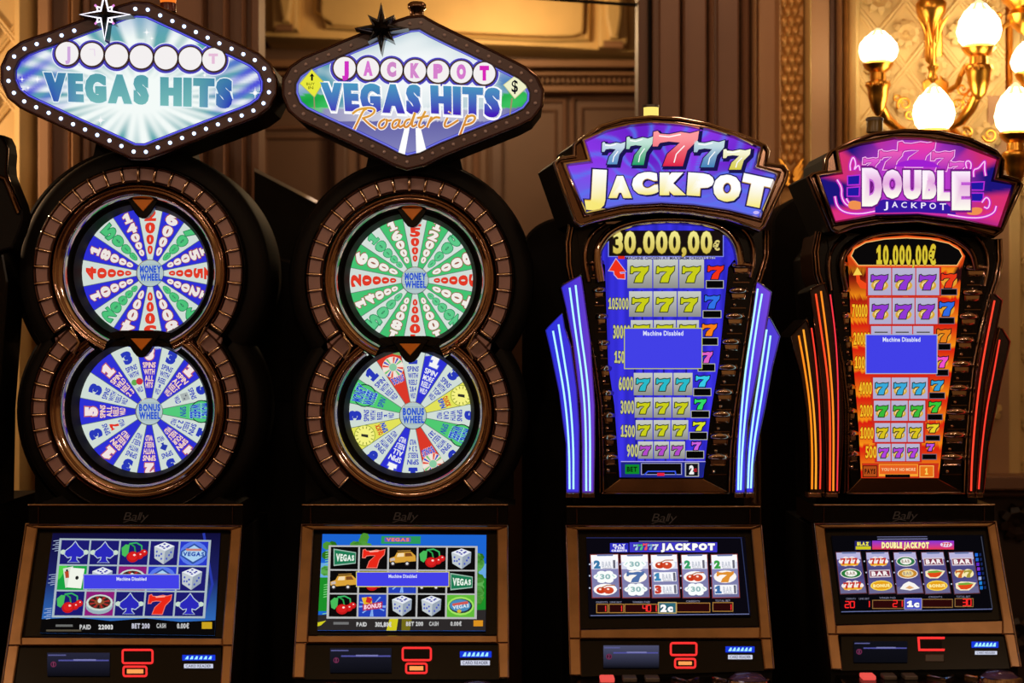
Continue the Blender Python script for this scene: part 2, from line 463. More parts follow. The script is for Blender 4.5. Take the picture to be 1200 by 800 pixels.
# damask panels
def seg_clip(p, q, r):
    t0, t1 = 0.0, 1.0; dx, dy = q[0]-p[0], q[1]-p[1]
    for pp, qq in ((-dx, p[0]-r[0]), (dx, r[2]-p[0]), (-dy, p[1]-r[1]), (dy, r[3]-p[1])):
        if abs(pp) < 1e-9:
            if qq < 0: return None
            continue
        t = qq/pp
        if pp < 0: t0 = max(t0, t)
        else: t1 = min(t1, t)
    if t0 >= t1: return None
    return (p[0]+dx*t0, p[1]+dy*t0), (p[0]+dx*t1, p[1]+dy*t1)
def petal_mesh():
    vs = []; fs = []
    for k in range(8):
        a = k*math.pi/4+.2; b = len(vs)
        for r, w, h in ((.012, .005, .01), (.03, .013, .026), (.045, .011, .02), (.056, .001, .004)):
            for s in (-1, 1): vs.append((r*math.cos(a)-s*w*math.sin(a), -h if s else 0, r*math.sin(a)+s*w*math.cos(a)))
        for j in range(3): fs.append((b+2*j, b+2*j+1, b+2*j+3, b+2*j+2))
    b = len(vs)
    for k in range(8): vs.append((.012*math.cos(k*math.pi/4), -.008, .012*math.sin(k*math.pi/4)))
    vs.append((0, -.02, 0)); fs += [(b+k, b+(k+1) % 8, b+8) for k in range(8)]
    me = bpy.data.meshes.new('rosette'); me.from_pydata(vs, [], fs); me.materials.append(CREAM); return me
rm = petal_mesh()
def damask(name, x0, x1, y0, y1, ox, oy=40, ros=True):
    p = struct(prism(name, rect(x0, y0, x1, y1), V(WD-.03), CREAM, thick=.03))
    gs = []
    for dy in (-3.2, 3.2):
        for sg in (-1, 1):
            for k in range(-24, 24):
                s = seg_clip((ox-640, oy+40+80*k+dy-sg*800), (ox+640, oy+40+80*k+dy+sg*800), (x0+1, y0, x1-1, y1))
                if s: gs.append(tube_geo([W(*s[0], WD-.034), W(*s[1], WD-.034)], .0075, 5))
    v, f = join(gs); mesh_obj('lattice_relief', v, f, CREAM, p, True)
    for i in range(-6, 7):
        for j in range(-3, 8):
            for hx, hy in ((0, 0), (32, 40)):
                x, y = ox+64*i+hx, oy+80*j+hy
                if x0+10 < x < x1-10 and y0 < y < y1-12: place(rm, 'rosette', W(x, y, WD-.035), p)
    return p
damask('trim_11', 1006, 1178, -60, 558, 1061)
damask('trim_12', -160, 20, -60, 900, -20)
damask('trim_13', 1196, 1420, -60, 558, 1250)
vmould(1177, 1183, .07, GOLD, 'trim_14', 112, True)
vmould(1183, 1197, .05, CREAM, 'trim_15', 558)
struct(prism('trim_16', rect(1158, 112, 1184, 558), V(WD-.045), BEIGE, thick=.04, bev=1.5))
struct(prism('trim_17', rect(1006, 558, 1500, 574), V(WD-.2), BROWN, thick=.2, bev=2))
struct(prism('trim_18', rect(1006, 574, 1500, 582), V(WD-.12), DBROWN, thick=.12, bev=2))
DARKW = pbr('very_dark_wood', '2c1b10', .5, noise=.2, nscale=5)
dado = struct(prism('trim_19', rect(1006, 582, 1500, YB), V(WD-.04), DARKW, thick=.04))
rmd = rm.copy(); rmd.materials[0] = DARKW
for y in (612, 742):
    place(rm, 'rosette', W(1190, y, WD-.045), dado, scale=1.3).data = rmd

# small dark pieces between the machines
m = thing('monitor', W(335, 560, .95), 'back of a dark tilted monitor with a pale top edge between the two wheel machines', 'monitor')
scr = prism('monitor_case', [(298, 199), (372, 237), (372, 330), (298, 330)], V(.95), SHELL, m, thick=.05)
prism('top_edge', [(298, 196.5), (373, 235), (372, 239), (298, 200.5)], V(.94), pbr('pale_edge', 'f4f8ff', .15, .6), m, thick=.05)
prism('monitor_stand', rect(320, 330, 350, zpy(0, .97)), V(.97), SHELL, m, thick=.05)
def rear_cabinet(x0, x1, ytop, label):
    xc = (x0+x1)/2; r = (x1-x0)/2
    t = thing('slot_machine', W(xc, zpy(0, .62), .62), label, 'slot machine', 'backs of the machines in the row behind')
    pts = [(x0, zpy(0, .62))]+[(xc-r*math.cos(math.pi*i/24), ytop+r*.75*(1-math.sin(math.pi*i/24))) for i in range(25)]+[(x1, zpy(0, .62))]
    prism('rear_shell', pts, V(.62), SHELL, t, thick=.25, bev=3)
    prism('vent_panel', rect(xc-30, 420, xc+30, 470), V(.615), MATTE, t, thick=.01, bev=1)
    return t
rear_cabinet(612, 716, 254, 'black rounded back of a machine seen left of the blue fins')
rear_cabinet(905, 1010, 226, 'black rounded back of a machine seen left of the orange fins')
t = rear_cabinet(258, 366, 300, 'black rounded back of a machine filling the gap between the two wheel machines')

# wall sconce
SC = thing('wall_sconce', W(1096, 100, WD-.03), 'gilded wall sconce with glowing flame shaped glass shades above the rightmost machine', 'sconce')
SHADE = glow('lit_glass_shade', (1.0, .78, .48), 11.5)
TIP = glow('dim_glass_tip', (1.0, .84, .42), 1.15)
def gt(name, pts, rads): return tube(name, [W(x, y, d) for x, y, d in pts], [r/PPM for r in rads], GOLD, SC, 10)
prism('back_plate', [(1083, -60), (1105, -60), (1105, 92), (1112, 96), (1112, 118), (1082, 118), (1082, 96), (1085, 92)], V(WD-.05), GOLD, SC, thick=.05, bev=2)
c = W(1094, 0, 1.0)
lathe('urn', W(1091, 5, 1.02), [(.0, -.22), (.02, -.2), (.016, -.12), (.03, -.06), (.05, -.03), (.055, .0), (.04, .02), (.03, .04), (.052, .06), (.06, .08), (.0, .09)], GOLD, SC, axis='z', seg=20)
for s in (-1, 1):
    gt('leaf_spray', [(1093, 60, 1.02), (1093+s*5, 44, 1.0), (1093+s*10, 30, .98), (1093+s*18, 18, .98)], [5, 4, 3, 1])
    gt('leaf_spray', [(1093, 74, 1.02), (1093+s*3, 50, .98), (1093+s*6, 24, .97)], [5, 3.5, 1])
lathe('spindle', W(1093, 92, .98), [(0, -.02), (.02, 0), (.012, .02), (.02, .04), (.01, .05), (.008, .1), (.012, .12), (0, .14)], GOLD, SC, axis='z', seg=14)
def shade_cup(sx, sy, d, h, w, cup=True, power=7):
    """shade with its base at sy, height h px and half width w px; gilt cup underneath"""
    s = (DIST+d)/DIST/PPM; c = W(sx, sy, d)
    pr = [(w*.62*s, 0), (w*.9*s, h*.16*s), (w*s, h*.36*s), (w*.9*s, h*.56*s), (w*.62*s, h*.76*s), (w*.32*s, h*.92*s), (w*.06*s, h*1.03*s)]
    ro = random.random()*6
    v, f = lathe_geo(c, pr, axis='z', seg=40, rfun=lambda a, j: 1+.06*math.sin(7*a+j*.9+ro)*(.3+(j/3)**1.6*.6))
    mesh_obj('glass_shade', v, f, [SHADE, TIP], SC, True, mi=[1 if (k//40 >= 5 or (k//40 == 4 and (k % 40) % 6 < 3)) else 0 for k in range(len(f))])
    if 0: lamp('shade_lamp', 'POINT', c+Vector((0, -.0, h*.5*s))+Vector((0, .0, 0)), power, (1, .66, .36), .05)
    if cup:
        lathe('cup', c, [(w*.7*s, .006), (w*.8*s, -.004), (w*.66*s, -.02), (w*.4*s, -.034), (w*.42*s, -.06), (w*.62*s, -.066), (w*.66*s, -.078), (w*.55*s, -.09), (w*.5*s, -.12), (w*.34*s, -.16), (w*.15*s, -.18), (0, -.185)], GOLD, SC, axis='z', seg=24)
    return c
random.seed(4)
shade_cup(1029, 74, .92, 40, 22.5); shade_cup(1147, 55, .92, 54, 25.5)
shade_cup(1094, 153, .85, 54, 24); shade_cup(1190, 156, .82, 58, 24); shade_cup(1205, 86, .98, 40, 20)
gt('arm', [(1029, 108, .93), (1031, 122, .95), (1038, 138, .98), (1050, 150, 1.02), (1068, 158, 1.08), (1090, 150, 1.14)], [6, 7, 7.5, 7, 6, 6])
gt('arm', [(1149, 90, .92), (1146, 108, .95), (1138, 126, .98), (1126, 142, 1.02), (1112, 150, 1.08), (1098, 140, 1.14)], [7, 8, 8, 7, 6, 6])
gt('arm', [(1172, 34, 1.0), (1178, 30, 1.0), (1188, 22, 1.0), (1198, 12, 1.0), (1206, -4, 1.02)], [3, 3.5, 4, 4, 3])
gt('arm', [(1150, 62, 1.02), (1160, 54, 1.0), (1170, 42, 1.0), (1176, 30, 1.0)], [2.5, 3, 3, 3])
gt('arm', [(1112, 106, 1.08), (1122, 100, 1.05), (1126, 88, 1.0), (1132, 78, 1.0), (1140, 74, 1.0)], [4, 4.5, 4, 4, 3.5])
gt('arm', [(1190, 190, .85), (1170, 196, .95), (1150, 180, 1.0), (1130, 165, 1.05), (1112, 150, 1.12)], [7, 7, 6, 6, 6])
lathe('urn', W(1200, 18, 1.0), [(.0, -.07), (.02, -.06), (.05, -.03), (.06, .0), (.045, .02), (.07, .045), (.08, .06), (0, .07)], GOLD, SC, axis='z', seg=20)
def scroll(cx, cy, d, r0, turns, s=1, a0=0.0, w=3.0):
    n = int(turns*16); pts = []; rr = []
    for i in range(n+1):
        t = i/n; a = a0+s*t*turns*2*math.pi; r = r0*(1-t*.85)
        pts.append((cx+r*math.cos(a), cy+r*math.sin(a), d)); rr.append(w*(1-.5*t))
    gt('scroll', pts, rr)
for a in [(1060, 122, 1.0, 9, 1.4, 1, 2.5, 2.2), (1051, 116, 1.0, 6, 1.2, -1, 1, 1.8), (1066, 134, 1.0, 7, 1.2, 1, 0, 1.8), (1128, 104, .98, 8, 1.3, 1, 0, 2), (1122, 122, .98, 7, 1.3, -1, 1, 2),
          (1134, 116, .96, 6, 1.2, 1, 2, 1.6), (1160, 158, .98, 9, 1.4, -1, 3, 2.4), (1170, 20, .98, 8, 1.3, 1, 1, 1.8), (1164, 34, .98, 6, 1.2, -1, 2, 1.6), (1133, 156, .9, 7, 1.3, 1, 4, 2.6), (1150, 172, .95, 8, 1.2, 1, 0, 2)]:
    scroll(*a)
for sx, sy, d in ((1029, 96, .86), (1147, 78, .86)):
    for k in range(7): 
        a = math.pi*k/6; gt('bead', [(sx+13*math.cos(a), sy+1, d+.05-.04*math.sin(a)), (sx+13*math.cos(a), sy+3.5, d+.05-.04*math.sin(a))], [1.8, 1.8])

# ------------------------------------------------------------------ parts shared by the machines
def arc_pts(cx, cy, r, a0, a1, n=40):
    return [(cx+r*math.cos(math.radians(a0+(a1-a0)*i/n)), cy-r*math.sin(math.radians(a0+(a1-a0)*i/n))) for i in range(n+1)]
def fig8(c1, r1, c2, r2):
    """outline of two overlapping discs, c1 above c2"""
    d = math.hypot(c2[0]-c1[0], c2[1]-c1[1]); a = (d*d+r1*r1-r2*r2)/(2*d)
    h = math.degrees(math.acos(a/r1)); h2 = math.degrees(math.acos((d-a)/r2))
    ax = math.degrees(math.atan2(-(c2[1]-c1[1]), c2[0]-c1[0]))
    return arc_pts(*c1, r1, ax+h, ax+360-h, 60)[:-1]+arc_pts(*c2, r2, ax+180+h2, ax+540-h2, 60)[:-1]
CK = .665
ZC = W(0, 617, -.03).z
CP = Plane(-.03, CK, ZC)                        # the tilted console plane shared by all machines

SEG7 = {'0': 'abcdef', '1': 'bc', '2': 'abged', '3': 'abgcd', '4': 'fgbc', '5': 'afgcd', '8': 'abcdefg'}
def led(A, s, x0, y0, x1, y1, col='ff2a1a', sk=0.0, w=1.0):
    n = len(s); cw = (x1-x0)/n; x0 -= cw*.25
    for i, ch in enumerate(s):
        a, b = x0+i*cw+cw*.12, x0+(i+1)*cw-cw*.12; m = (y0+y1)/2
        S = {'a': ((a, y0), (b, y0)), 'b': ((b, y0), (b, m)), 'c': ((b, m), (b, y1)), 'd': ((a, y1), (b, y1)), 'e': ((a, m), (a, y1)), 'f': ((a, y0), (a, m)), 'g': ((a, m), (b, m))}
        for k in SEG7.get(ch, ''): A.line(list(S[k]), w, col, 1.1); A.l -= 1
    A.l += 1
def lower_console(M, top, hdr, fr, inn, bar, bottom, deck=True):
    """top: header top y; hdr: (xl, xr) at header; fr: TL TR BR BL outer frame; inn: TL TR BR BL of the black screen surround;
    bar: y of the copper bar's lower edge; bottom: y where the frame ends"""
    xl, xr = hdr; ztop = fr[0][1]
    # header panel with script logo
    prism('header_panel', [(xl, top), (xr, top), (xr, ztop-2), (xl, ztop-2)], V(-.02), BLACK, M, thick=.3, bev=.8)
    tube('header_trim', [W(xl, top-.5, -.025), W(xr, top-.5, -.025)], .0032, CONSOLE, M)
    for x in (xl+(12 if xl < 340 or xl > 600 else 10), xr-12):
        tube('header_end_line', [W(x, top+2, -.026), W(x, ztop-4, -.026)], .0016, DCHROME, M)
    xc = (xl+xr)/2; A = Art(V(-.02), .003)
    Q = lambda u, v: (xc-14+28*u + (1-v)*3, ztop-17+9*v)
    A.text('Bally', Q, '2a1f18', bold=-.005, gap=.04)
    A.line([(xc-14, ztop-5), (xc-6, ztop-8), (xc+2, ztop-6.4)], .8, '2e221b')
    A.build('logo', M)
    # copper frame as one ring plus the lower legs
    TL, TR, BR, BL = fr; iTL, iTR, iBR, iBL = inn
    def lerp(p, q, y): t = (y-p[1])/(q[1]-p[1]); return (p[0]+(q[0]-p[0])*t, y)
    oBL, oBR = lerp(TL, BL, bar), lerp(TR, BR, bar)
    def strip(name, pts, mat=CONSOLE): return prism(name, pts, CP, mat, M, vec=Vector((0, .05, 0)), bev=1.2, off=.012)
    strip('frame_side', [TL, iTL, iBL, (iBL[0], bar), oBL]); strip('frame_side', [iTR, TR, oBR, (iBR[0], bar), iBR])
    strip('frame_top', [TL, TR, iTR, iTL]); strip('frame_bottom', [iBL, iBR, (iBR[0], bar), (iBL[0], bar)])
    strip('frame_leg', [oBL, (oBL[0]+(13 if True else 0), bar), (BL[0]+13, BL[1]), BL])
    strip('frame_leg', [(oBR[0]-12, bar), oBR, BR, (BR[0]-11, BR[1])])
    for pth in ([TL, oBL, BL], [TR, oBR, BR]):
        sweep('frame_edge', pth, CP, prof(1.1, .004, 5), CHROME, M, closed=False, off=.014)
    sweep('frame_edge', [TL, TR], CP, prof(1.0, .004, 5), CHROME, M, closed=False, off=.014)
    # black screen surround, recessed, and the lower control strip
    prism('screen_surround', [iTL, iTR, iBR, iBL], CP, BLACK, M, vec=Vector((0, .05, 0)), off=-.004)
    prism('control_panel', [(BL[0]+12, bar), (BR[0]-11, bar), (BR[0]-10, BR[1]), (BL[0]+12, BL[1])], CP, BLACK, M, vec=Vector((0, .05, 0)), off=.002)
    # closed body under the console, down to the floor
    a, b = CP.P(TL[0]+1, TL[1]+1, -.01), CP.P(TR[0]-1, TR[1]+1, -.01)
    c, d = CP.P(BR[0]-1, BR[1], -.01), CP.P(BL[0]+1, BL[1], -.01)
    vs = [a, b, c, d, Vector((c.x, c.y, .03)), Vector((d.x, d.y, .03))]
    vs += [Vector((v.x, .5, v.z)) for v in vs]
    fs = [(0, 1, 2, 3), (3, 2, 4, 5), (0, 1, 7, 6), (5, 4, 10, 11), (0, 3, 9, 6), (3, 5, 11, 9), (1, 2, 8, 7), (2, 4, 10, 8), (6, 7, 8, 9), (9, 8, 10, 11)]
    mesh_obj('cabinet', vs, fs, SHELL, M)
    box('plinth', d.x+.02, c.x-.02, c.y+.05, .48, 0, .03, MATTE, M)
    # button deck
    zt = c.z-.012
    dk = box('button_deck', d.x+.01, c.x-.01, c.y-.2, c.y+.05, zt-.07, zt, BLACK, M, bev=.008)
    w = c.x-d.x
    for k in range(3):
        x = d.x+w*(.14+.11*k)
        bt = box('deck_button', x, x+w*.07, c.y-.08, c.y-.03, zt, zt+.012, GREYP if k else glow('red_lit_button', 'e85048', 1.0), M, bev=.003)
    lathe('round_button', (c.x-w*.14, c.y-.075, zt), [(.052, 0), (.05, .012), (.04, .018), (.036, .022), (0, .026)], pbr('violet_gloss', '5a4878', .1, .3), M, axis='z', seg=28)
    lathe('round_button_ring', (c.x-w*.14, c.y-.075, zt), [(.062, 0), (.06, .01), (.053, .012)], CHROME, M, axis='z', seg=28)
    for k in range(2):
        x = d.x+w*(.5+.2*k)
        v, f = join([tube_geo([(x, c.y-.04, zt+.003), (x+.035, c.y-.09, zt+.004), (x+.07, c.y-.04, zt+.003)], .006, 6)])
        mesh_obj('deck_emblem', v, f, CHROME, M, True)
    return dk
def rrect(x0, y0, x1, y1, r):
    o = []
    for cx, cy, a in ((x1-r, y0+r, -90), (x1-r, y1-r, 0), (x0+r, y1-r, 90), (x0+r, y0+r, 180)):
        for k in range(4): t = math.radians(a+30*k); o.append((cx+r*math.cos(t), cy+r*math.sin(t)))
    return o
def control_bits(M, disp, red, red2, blue, white, lit=True, cut=False, dcol='26263a', wtext='BILL'):
    D = prism('ticket_display', rect(*disp), CP, BLACK, M, thick=.01, off=.004)
    A = Art(CP, .006); x0, y0, x1, y1 = disp; w, h = x1-x0, y1-y0
    A.poly(rect(x0, y0, x1, y1), vgrad(y0, y1, dcol, '0c0c12'))
    A.rect(x0+1, y0+h*.08, x0+w*.3, y0+h*.13, '5a5a90'); A.rect(x0+w*.18, y0+h*.3, x1-1, y0+h*.36, '50509a'); A.rect(x0+w*.42, y0+h*.28, x0+w*.78, y0+h*.34, '7878b0')
    A.ell(x0+w*.1, y0+h*.5, 3.4, '6a2848'); A.ell(x0+w*.1, y0+h*.5, 2.2, '281020'); A.line([(x0+w*.1, y0+h*.42), (x0+w*.1, y0+h*.58)], .8, '8a4868')
    A.build('display_print', D)
    def ring(name, r, s, open_=False):
        x0, y0, x1, y1 = r
        if open_: p = [(x1, y0), (x0, y0), (x0+1, y1), (x1, y1)]; return sweep(name, p, CP, prof(1.3, .004, 5), s, M, closed=False, off=.004)
        p = rrect(*r, 2.2); return sweep(name, p, CP, prof(1.2, .004, 5), s, M, off=.004)
    RED = glow('red_slot_light', 'ff3030', 1.1)
    ring('bill_slot_light', red, RED, cut)
    prism('bill_slot', rect(red[0]+3, red[1]+3, red[2]-3, red[3]-3), CP, MATTE, M, thick=.01, off=.003)
    if red2:
        if lit:
            ring('ticket_slot_light', red2, RED)
            prism('ticket_slot', rect(red2[0]+4, red2[1]+3.2, red2[2]-4, red2[3]-3.2), CP, glow('orange_slot', 'ff9a50', 1.1), M, thick=.01, off=.004)
        else: prism('ticket_slot', rect(*red2), CP, pbr('grey_slot', '453a38', .4), M, thick=.01, off=.004, bev=.6)
    R = prism('card_reader', rect(blue[0]-1, blue[1]-1.5, blue[2]+1, white[3]+1.5), CP, BLACK, M, thick=.01, off=.003)
    A = Art(CP, .005); x0, y0, x1, y1 = blue
    A.poly(rect(*blue), '1838d8')
    for k in range(6):
        x = x0+3+k*(x1-x0-6)/6
        A.poly([(x, y1-1.4), (x+2.6, y0+1.4), (x+4.4, y0+1.4), (x+4.0, y1-1.4)], 'a8f0ff'); A.l -= 1
    A.up(); A.rect(*white, 'd0d4e8')
    A.text('CARD READER', RQ(white[0]+2, white[1]+.9, white[2]-2, white[3]-.9), '484a60', bold=.02)
    A.build('reader_print', R)

# ------------------------------------------------------------------ symbols of the video reels (Q maps a cell, u right, v down)
def S_bg(A, Q, c='1a1870'): A.q(Q, [(0, 0), (1, 0), (1, 1), (0, 1)], c)
def qe(A, Q, u, v, ru, rv, col, n=16): A.poly([Q(u+ru*math.cos(2*math.pi*i/n), v+rv*math.sin(2*math.pi*i/n)) for i in range(n)], col)
def S_spade(A, Q, bgc='1c1a6e'):
    S_bg(A, Q, bgc)
    A.q(Q, [(0, .42), (1, .42), (1, .58), (0, .58)], '6878a8')
    for u in (.1, .9): qe(A, Q, u, .5, .1, .1, 'c8dcc8')
    sp = [(.5, .08), (.62, .27), (.82, .46), (.84, .6), (.72, .72), (.58, .68), (.6, .82), (.7, .92), (.3, .92), (.4, .82), (.42, .68), (.28, .72), (.16, .6), (.18, .46), (.38, .27)]
    pp = [Q(u, v) for u, v in sp]
    A.poly(offs(pp, 1.0), 'b8c8d8'); A.poly(pp, '2a28b8')
def S_cherry(A, Q, bgc='1c1a6e'):
    S_bg(A, Q, bgc)
    A.line([Q(.55, .5), Q(.5, .25), Q(.35, .12), Q(.25, .2)], 1.6, '2a9a48'); A.line([Q(.78, .45), Q(.75, .2), Q(.55, .08), Q(.3, .12)], 1.6, '38b060')
    A.q(Q, [(.04, .3), (.18, .15), (.32, .18), (.3, .5), (.2, .68), (.08, .6)], '48b858')
    for u, v, r in ((.84, .5, .14), (.7, .62, .15), (.47, .68, .22)):
        qe(A, Q, u, v, r, r*1.05, 'c01818'); qe(A, Q, u, v-.02, r*.75, r*.75, 'd82020'); qe(A, Q, u+r*.25, v-r*.35, r*.22, r*.2, 'ffd8d0', 8)
def S_dice(A, Q, bgc='1c1a6e', v1=1.0):
    S_bg(A, Q, bgc)
    t = [(.5, .04), (.86, .2), (.54, .42), (.14, .22)]
    A.q(Q, t, 'e4e8f0'); A.q(Q, [(.14, .22), (.54, .42), (.52, .97), (.18, .72)], 'c0c8cc'); A.q(Q, [(.54, .42), (.86, .2), (.84, .68), (.52, .97)], '98a4b4')
    for u, v in ((.35, .2), (.5, .13), (.65, .2), (.5, .3), (.44, .24), (.6, .25)): qe(A, Q, u, v, .045, .03, '2828a0', 8)
    for u, v in ((.25, .45), (.34, .62), (.43, .75), (.25, .62), (.42, .55)): qe(A, Q, u, v, .035, .05, '5060c0', 8)
    for u, v in ((.62, .75), (.76, .48), (.7, .6)): qe(A, Q, u, v, .035, .05, '4858c0', 8)
def S_seven(A, Q, bgc='1c1a6e'):
    S_bg(A, Q, bgc); seven(A, sub(Q, .12, .12, .9, .92), 'e82818', 'f08070', .8)
    A.q(Q, [(.32, .18), (.7, .16), (.66, .21), (.36, .24)], 'ffb0a0')
def S_roul(A, Q, bgc='8a1c78'):
    S_bg(A, Q, bgc)
    qe(A, Q, .5, .6, .48, .34, '98b0b8'); qe(A, Q, .5, .46, .48, .34, 'c8d8d0'); qe(A, Q, .5, .45, .4, .27, '603028')
    for k in range(16):
        a = 2*math.pi*k/16; A.q(Q, [(.5, .45), (.5+.36*math.cos(a), .45+.24*math.sin(a)), (.5+.36*math.cos(a+.2), .45+.24*math.sin(a+.2))], 'c02828' if k % 2 else '181818'); A.l -= 1
    A.up(2); qe(A, Q, .5, .44, .18, .12, '8a5030'); qe(A, Q, .5, .38, .07, .1, 'e8e8d8')
def S_cards(A, Q, bgc='18a040'):
    S_bg(A, Q, bgc)
    A.q(Q, [(0, 0), (.3, 0), (.1, .5), (0, .6)], '50d048')
    A.q(Q, [(.15, .12), (.5, .02), (.62, .8), (.3, .92)], 'd8e0d0'); A.q(Q, [(.42, .08), (.92, .12), (.86, .94), (.36, .9)], 'f0f4e8')
    qe(A, Q, .68, .5, .06, .08, '181818'); A.q(Q, [(.22, .25), (.36, .22), (.4, .5), (.28, .52)], 'b84828'); qe(A, Q, .3, .2, .04, .05, '301818')
def S_sign(A, Q, bgc='2838c8', fg='a8d0f0'):
    S_bg(A, Q, bgc)
    qe(A, Q, .5, .5, .5, .5, '5878e8'); A.q(Q, [(.5, .08), (.97, .42), (.97, .6), (.5, .95), (.03, .6), (.03, .42)], '3050a0')
    A.q(Q, [(.5, .16), (.9, .44), (.9, .58), (.5, .86), (.1, .58), (.1, .44)], fg); A.q(Q, [(.2, .3), (.8, .3), (.76, .4), (.24, .4)], 'c88078')
    A.text('VEGAS', sub(Q, .12, .44, .88, .62), '2848a8', bold=.05)
def S_vegas(A, Q, bgc='0c0a0a'):
    S_bg(A, Q, bgc)
    A.q(Q, [(.1, .08), (.92, .24), (.92, .74), (.12, .86)], '98b8a8'); A.q(Q, [(.14, .14), (.9, .28), (.9, .7), (.15, .8)], '1c7850')
    QQ = BQ(Q(.2, .3), Q(.86, .38), Q(.86, .62), Q(.2, .66)); A.text('VEGAS', QQ, 'e8f4e8', bold=.05)
def S_car(A, Q, bgc='0c0a0a'):
    S_bg(A, Q, bgc)
    A.q(Q, [(.02, .5), (.2, .42), (.28, .24), (.8, .2), (.96, .38), (.98, .62), (.1, .72), (.02, .64)], 'd8a038'); A.q(Q, [(.32, .28), (.54, .26), (.54, .42), (.28, .44)], 'f4dcb0')
    A.q(Q, [(.58, .26), (.78, .25), (.86, .4), (.58, .42)], '7a4820'); A.line([Q(.3, .18), Q(.78, .15)], 1, 'b08038')
    for u in (.14, .66): qe(A, Q, u, .74, .09, .11, '383030'); qe(A, Q, u, .74, .05, .06, 'd8d8d8')
    A.q(Q, [(.05, .52), (.2, .48), (.22, .6), (.05, .64)], 'c8b8b0')
def S_bonus(A, Q, bgc='2440b8'):
    S_bg(A, Q, bgc)
    random.seed(3)
    for k in range(14):
        a = random.random()*6.3; A.q(Q, [(.5, .5), (.5+.48*math.cos(a), .5+.48*math.sin(a)), (.5+.48*math.cos(a+.12), .5+.48*math.sin(a+.12))], '88b0f0'); A.l -= 1
    A.up(2); A.q(Q, [(.1, .15), (.45, .1), (.5, .45), (.2, .5)], 'e8b828'); A.q(Q, [(.3, .1), (.5, .2), (.42, .4), (.25, .35)], 'd02828')
    A.q(Q, [(.14, .46), (.86, .32), (.86, .62), (.16, .74)], 'b02848'); A.text('BONUS', BQ(Q(.2, .48), Q(.82, .38), Q(.82, .58), Q(.2, .68)), 'ffd8e8', bold=.04)
def S_gsign(A, Q, bgc='60b838'):
    S_bg(A, Q, bgc); qe(A, Q, .5, .5, .48, .42, 'a0e060'); qe(A, Q, .5, .5, .42, .33, '283038'); qe(A, Q, .48, .48, .38, .28, '4888b8')
    A.q(Q, [(.2, .4), (.75, .28), (.78, .4), (.2, .52)], 'd05850'); A.text('VEGAS', BQ(Q(.2, .5), Q(.8, .4), Q(.8, .56), Q(.22, .66)), 'd8e8f0', bold=.04); qe(A, Q, .45, .74, .08, .08, 'd8b030')

def message(M, x0, y0, x1, y1, pl, tw, border='e8e070', off=.0135):
    m = prism('message_window', rect(x0, y0, x1, y1), pl, glow('message_border_'+border, border, .8), M, thick=.001, off=off)
    A = Art(pl, off+.0006); A.rect(x0+1, y0+1, x1-1, y1-1, '4240e6')
    c = (x0+x1)/2; A.text('Machine Disabled', RQ(c-tw/2, y0+3.5, c+tw/2, y0+3.5+tw*.12), 'd8dcf8', bold=.03)
    A.build('message_print', m); return m

BARM = pbr('bright_divider_chrome', 'f4dcc4', .2, 1.0)
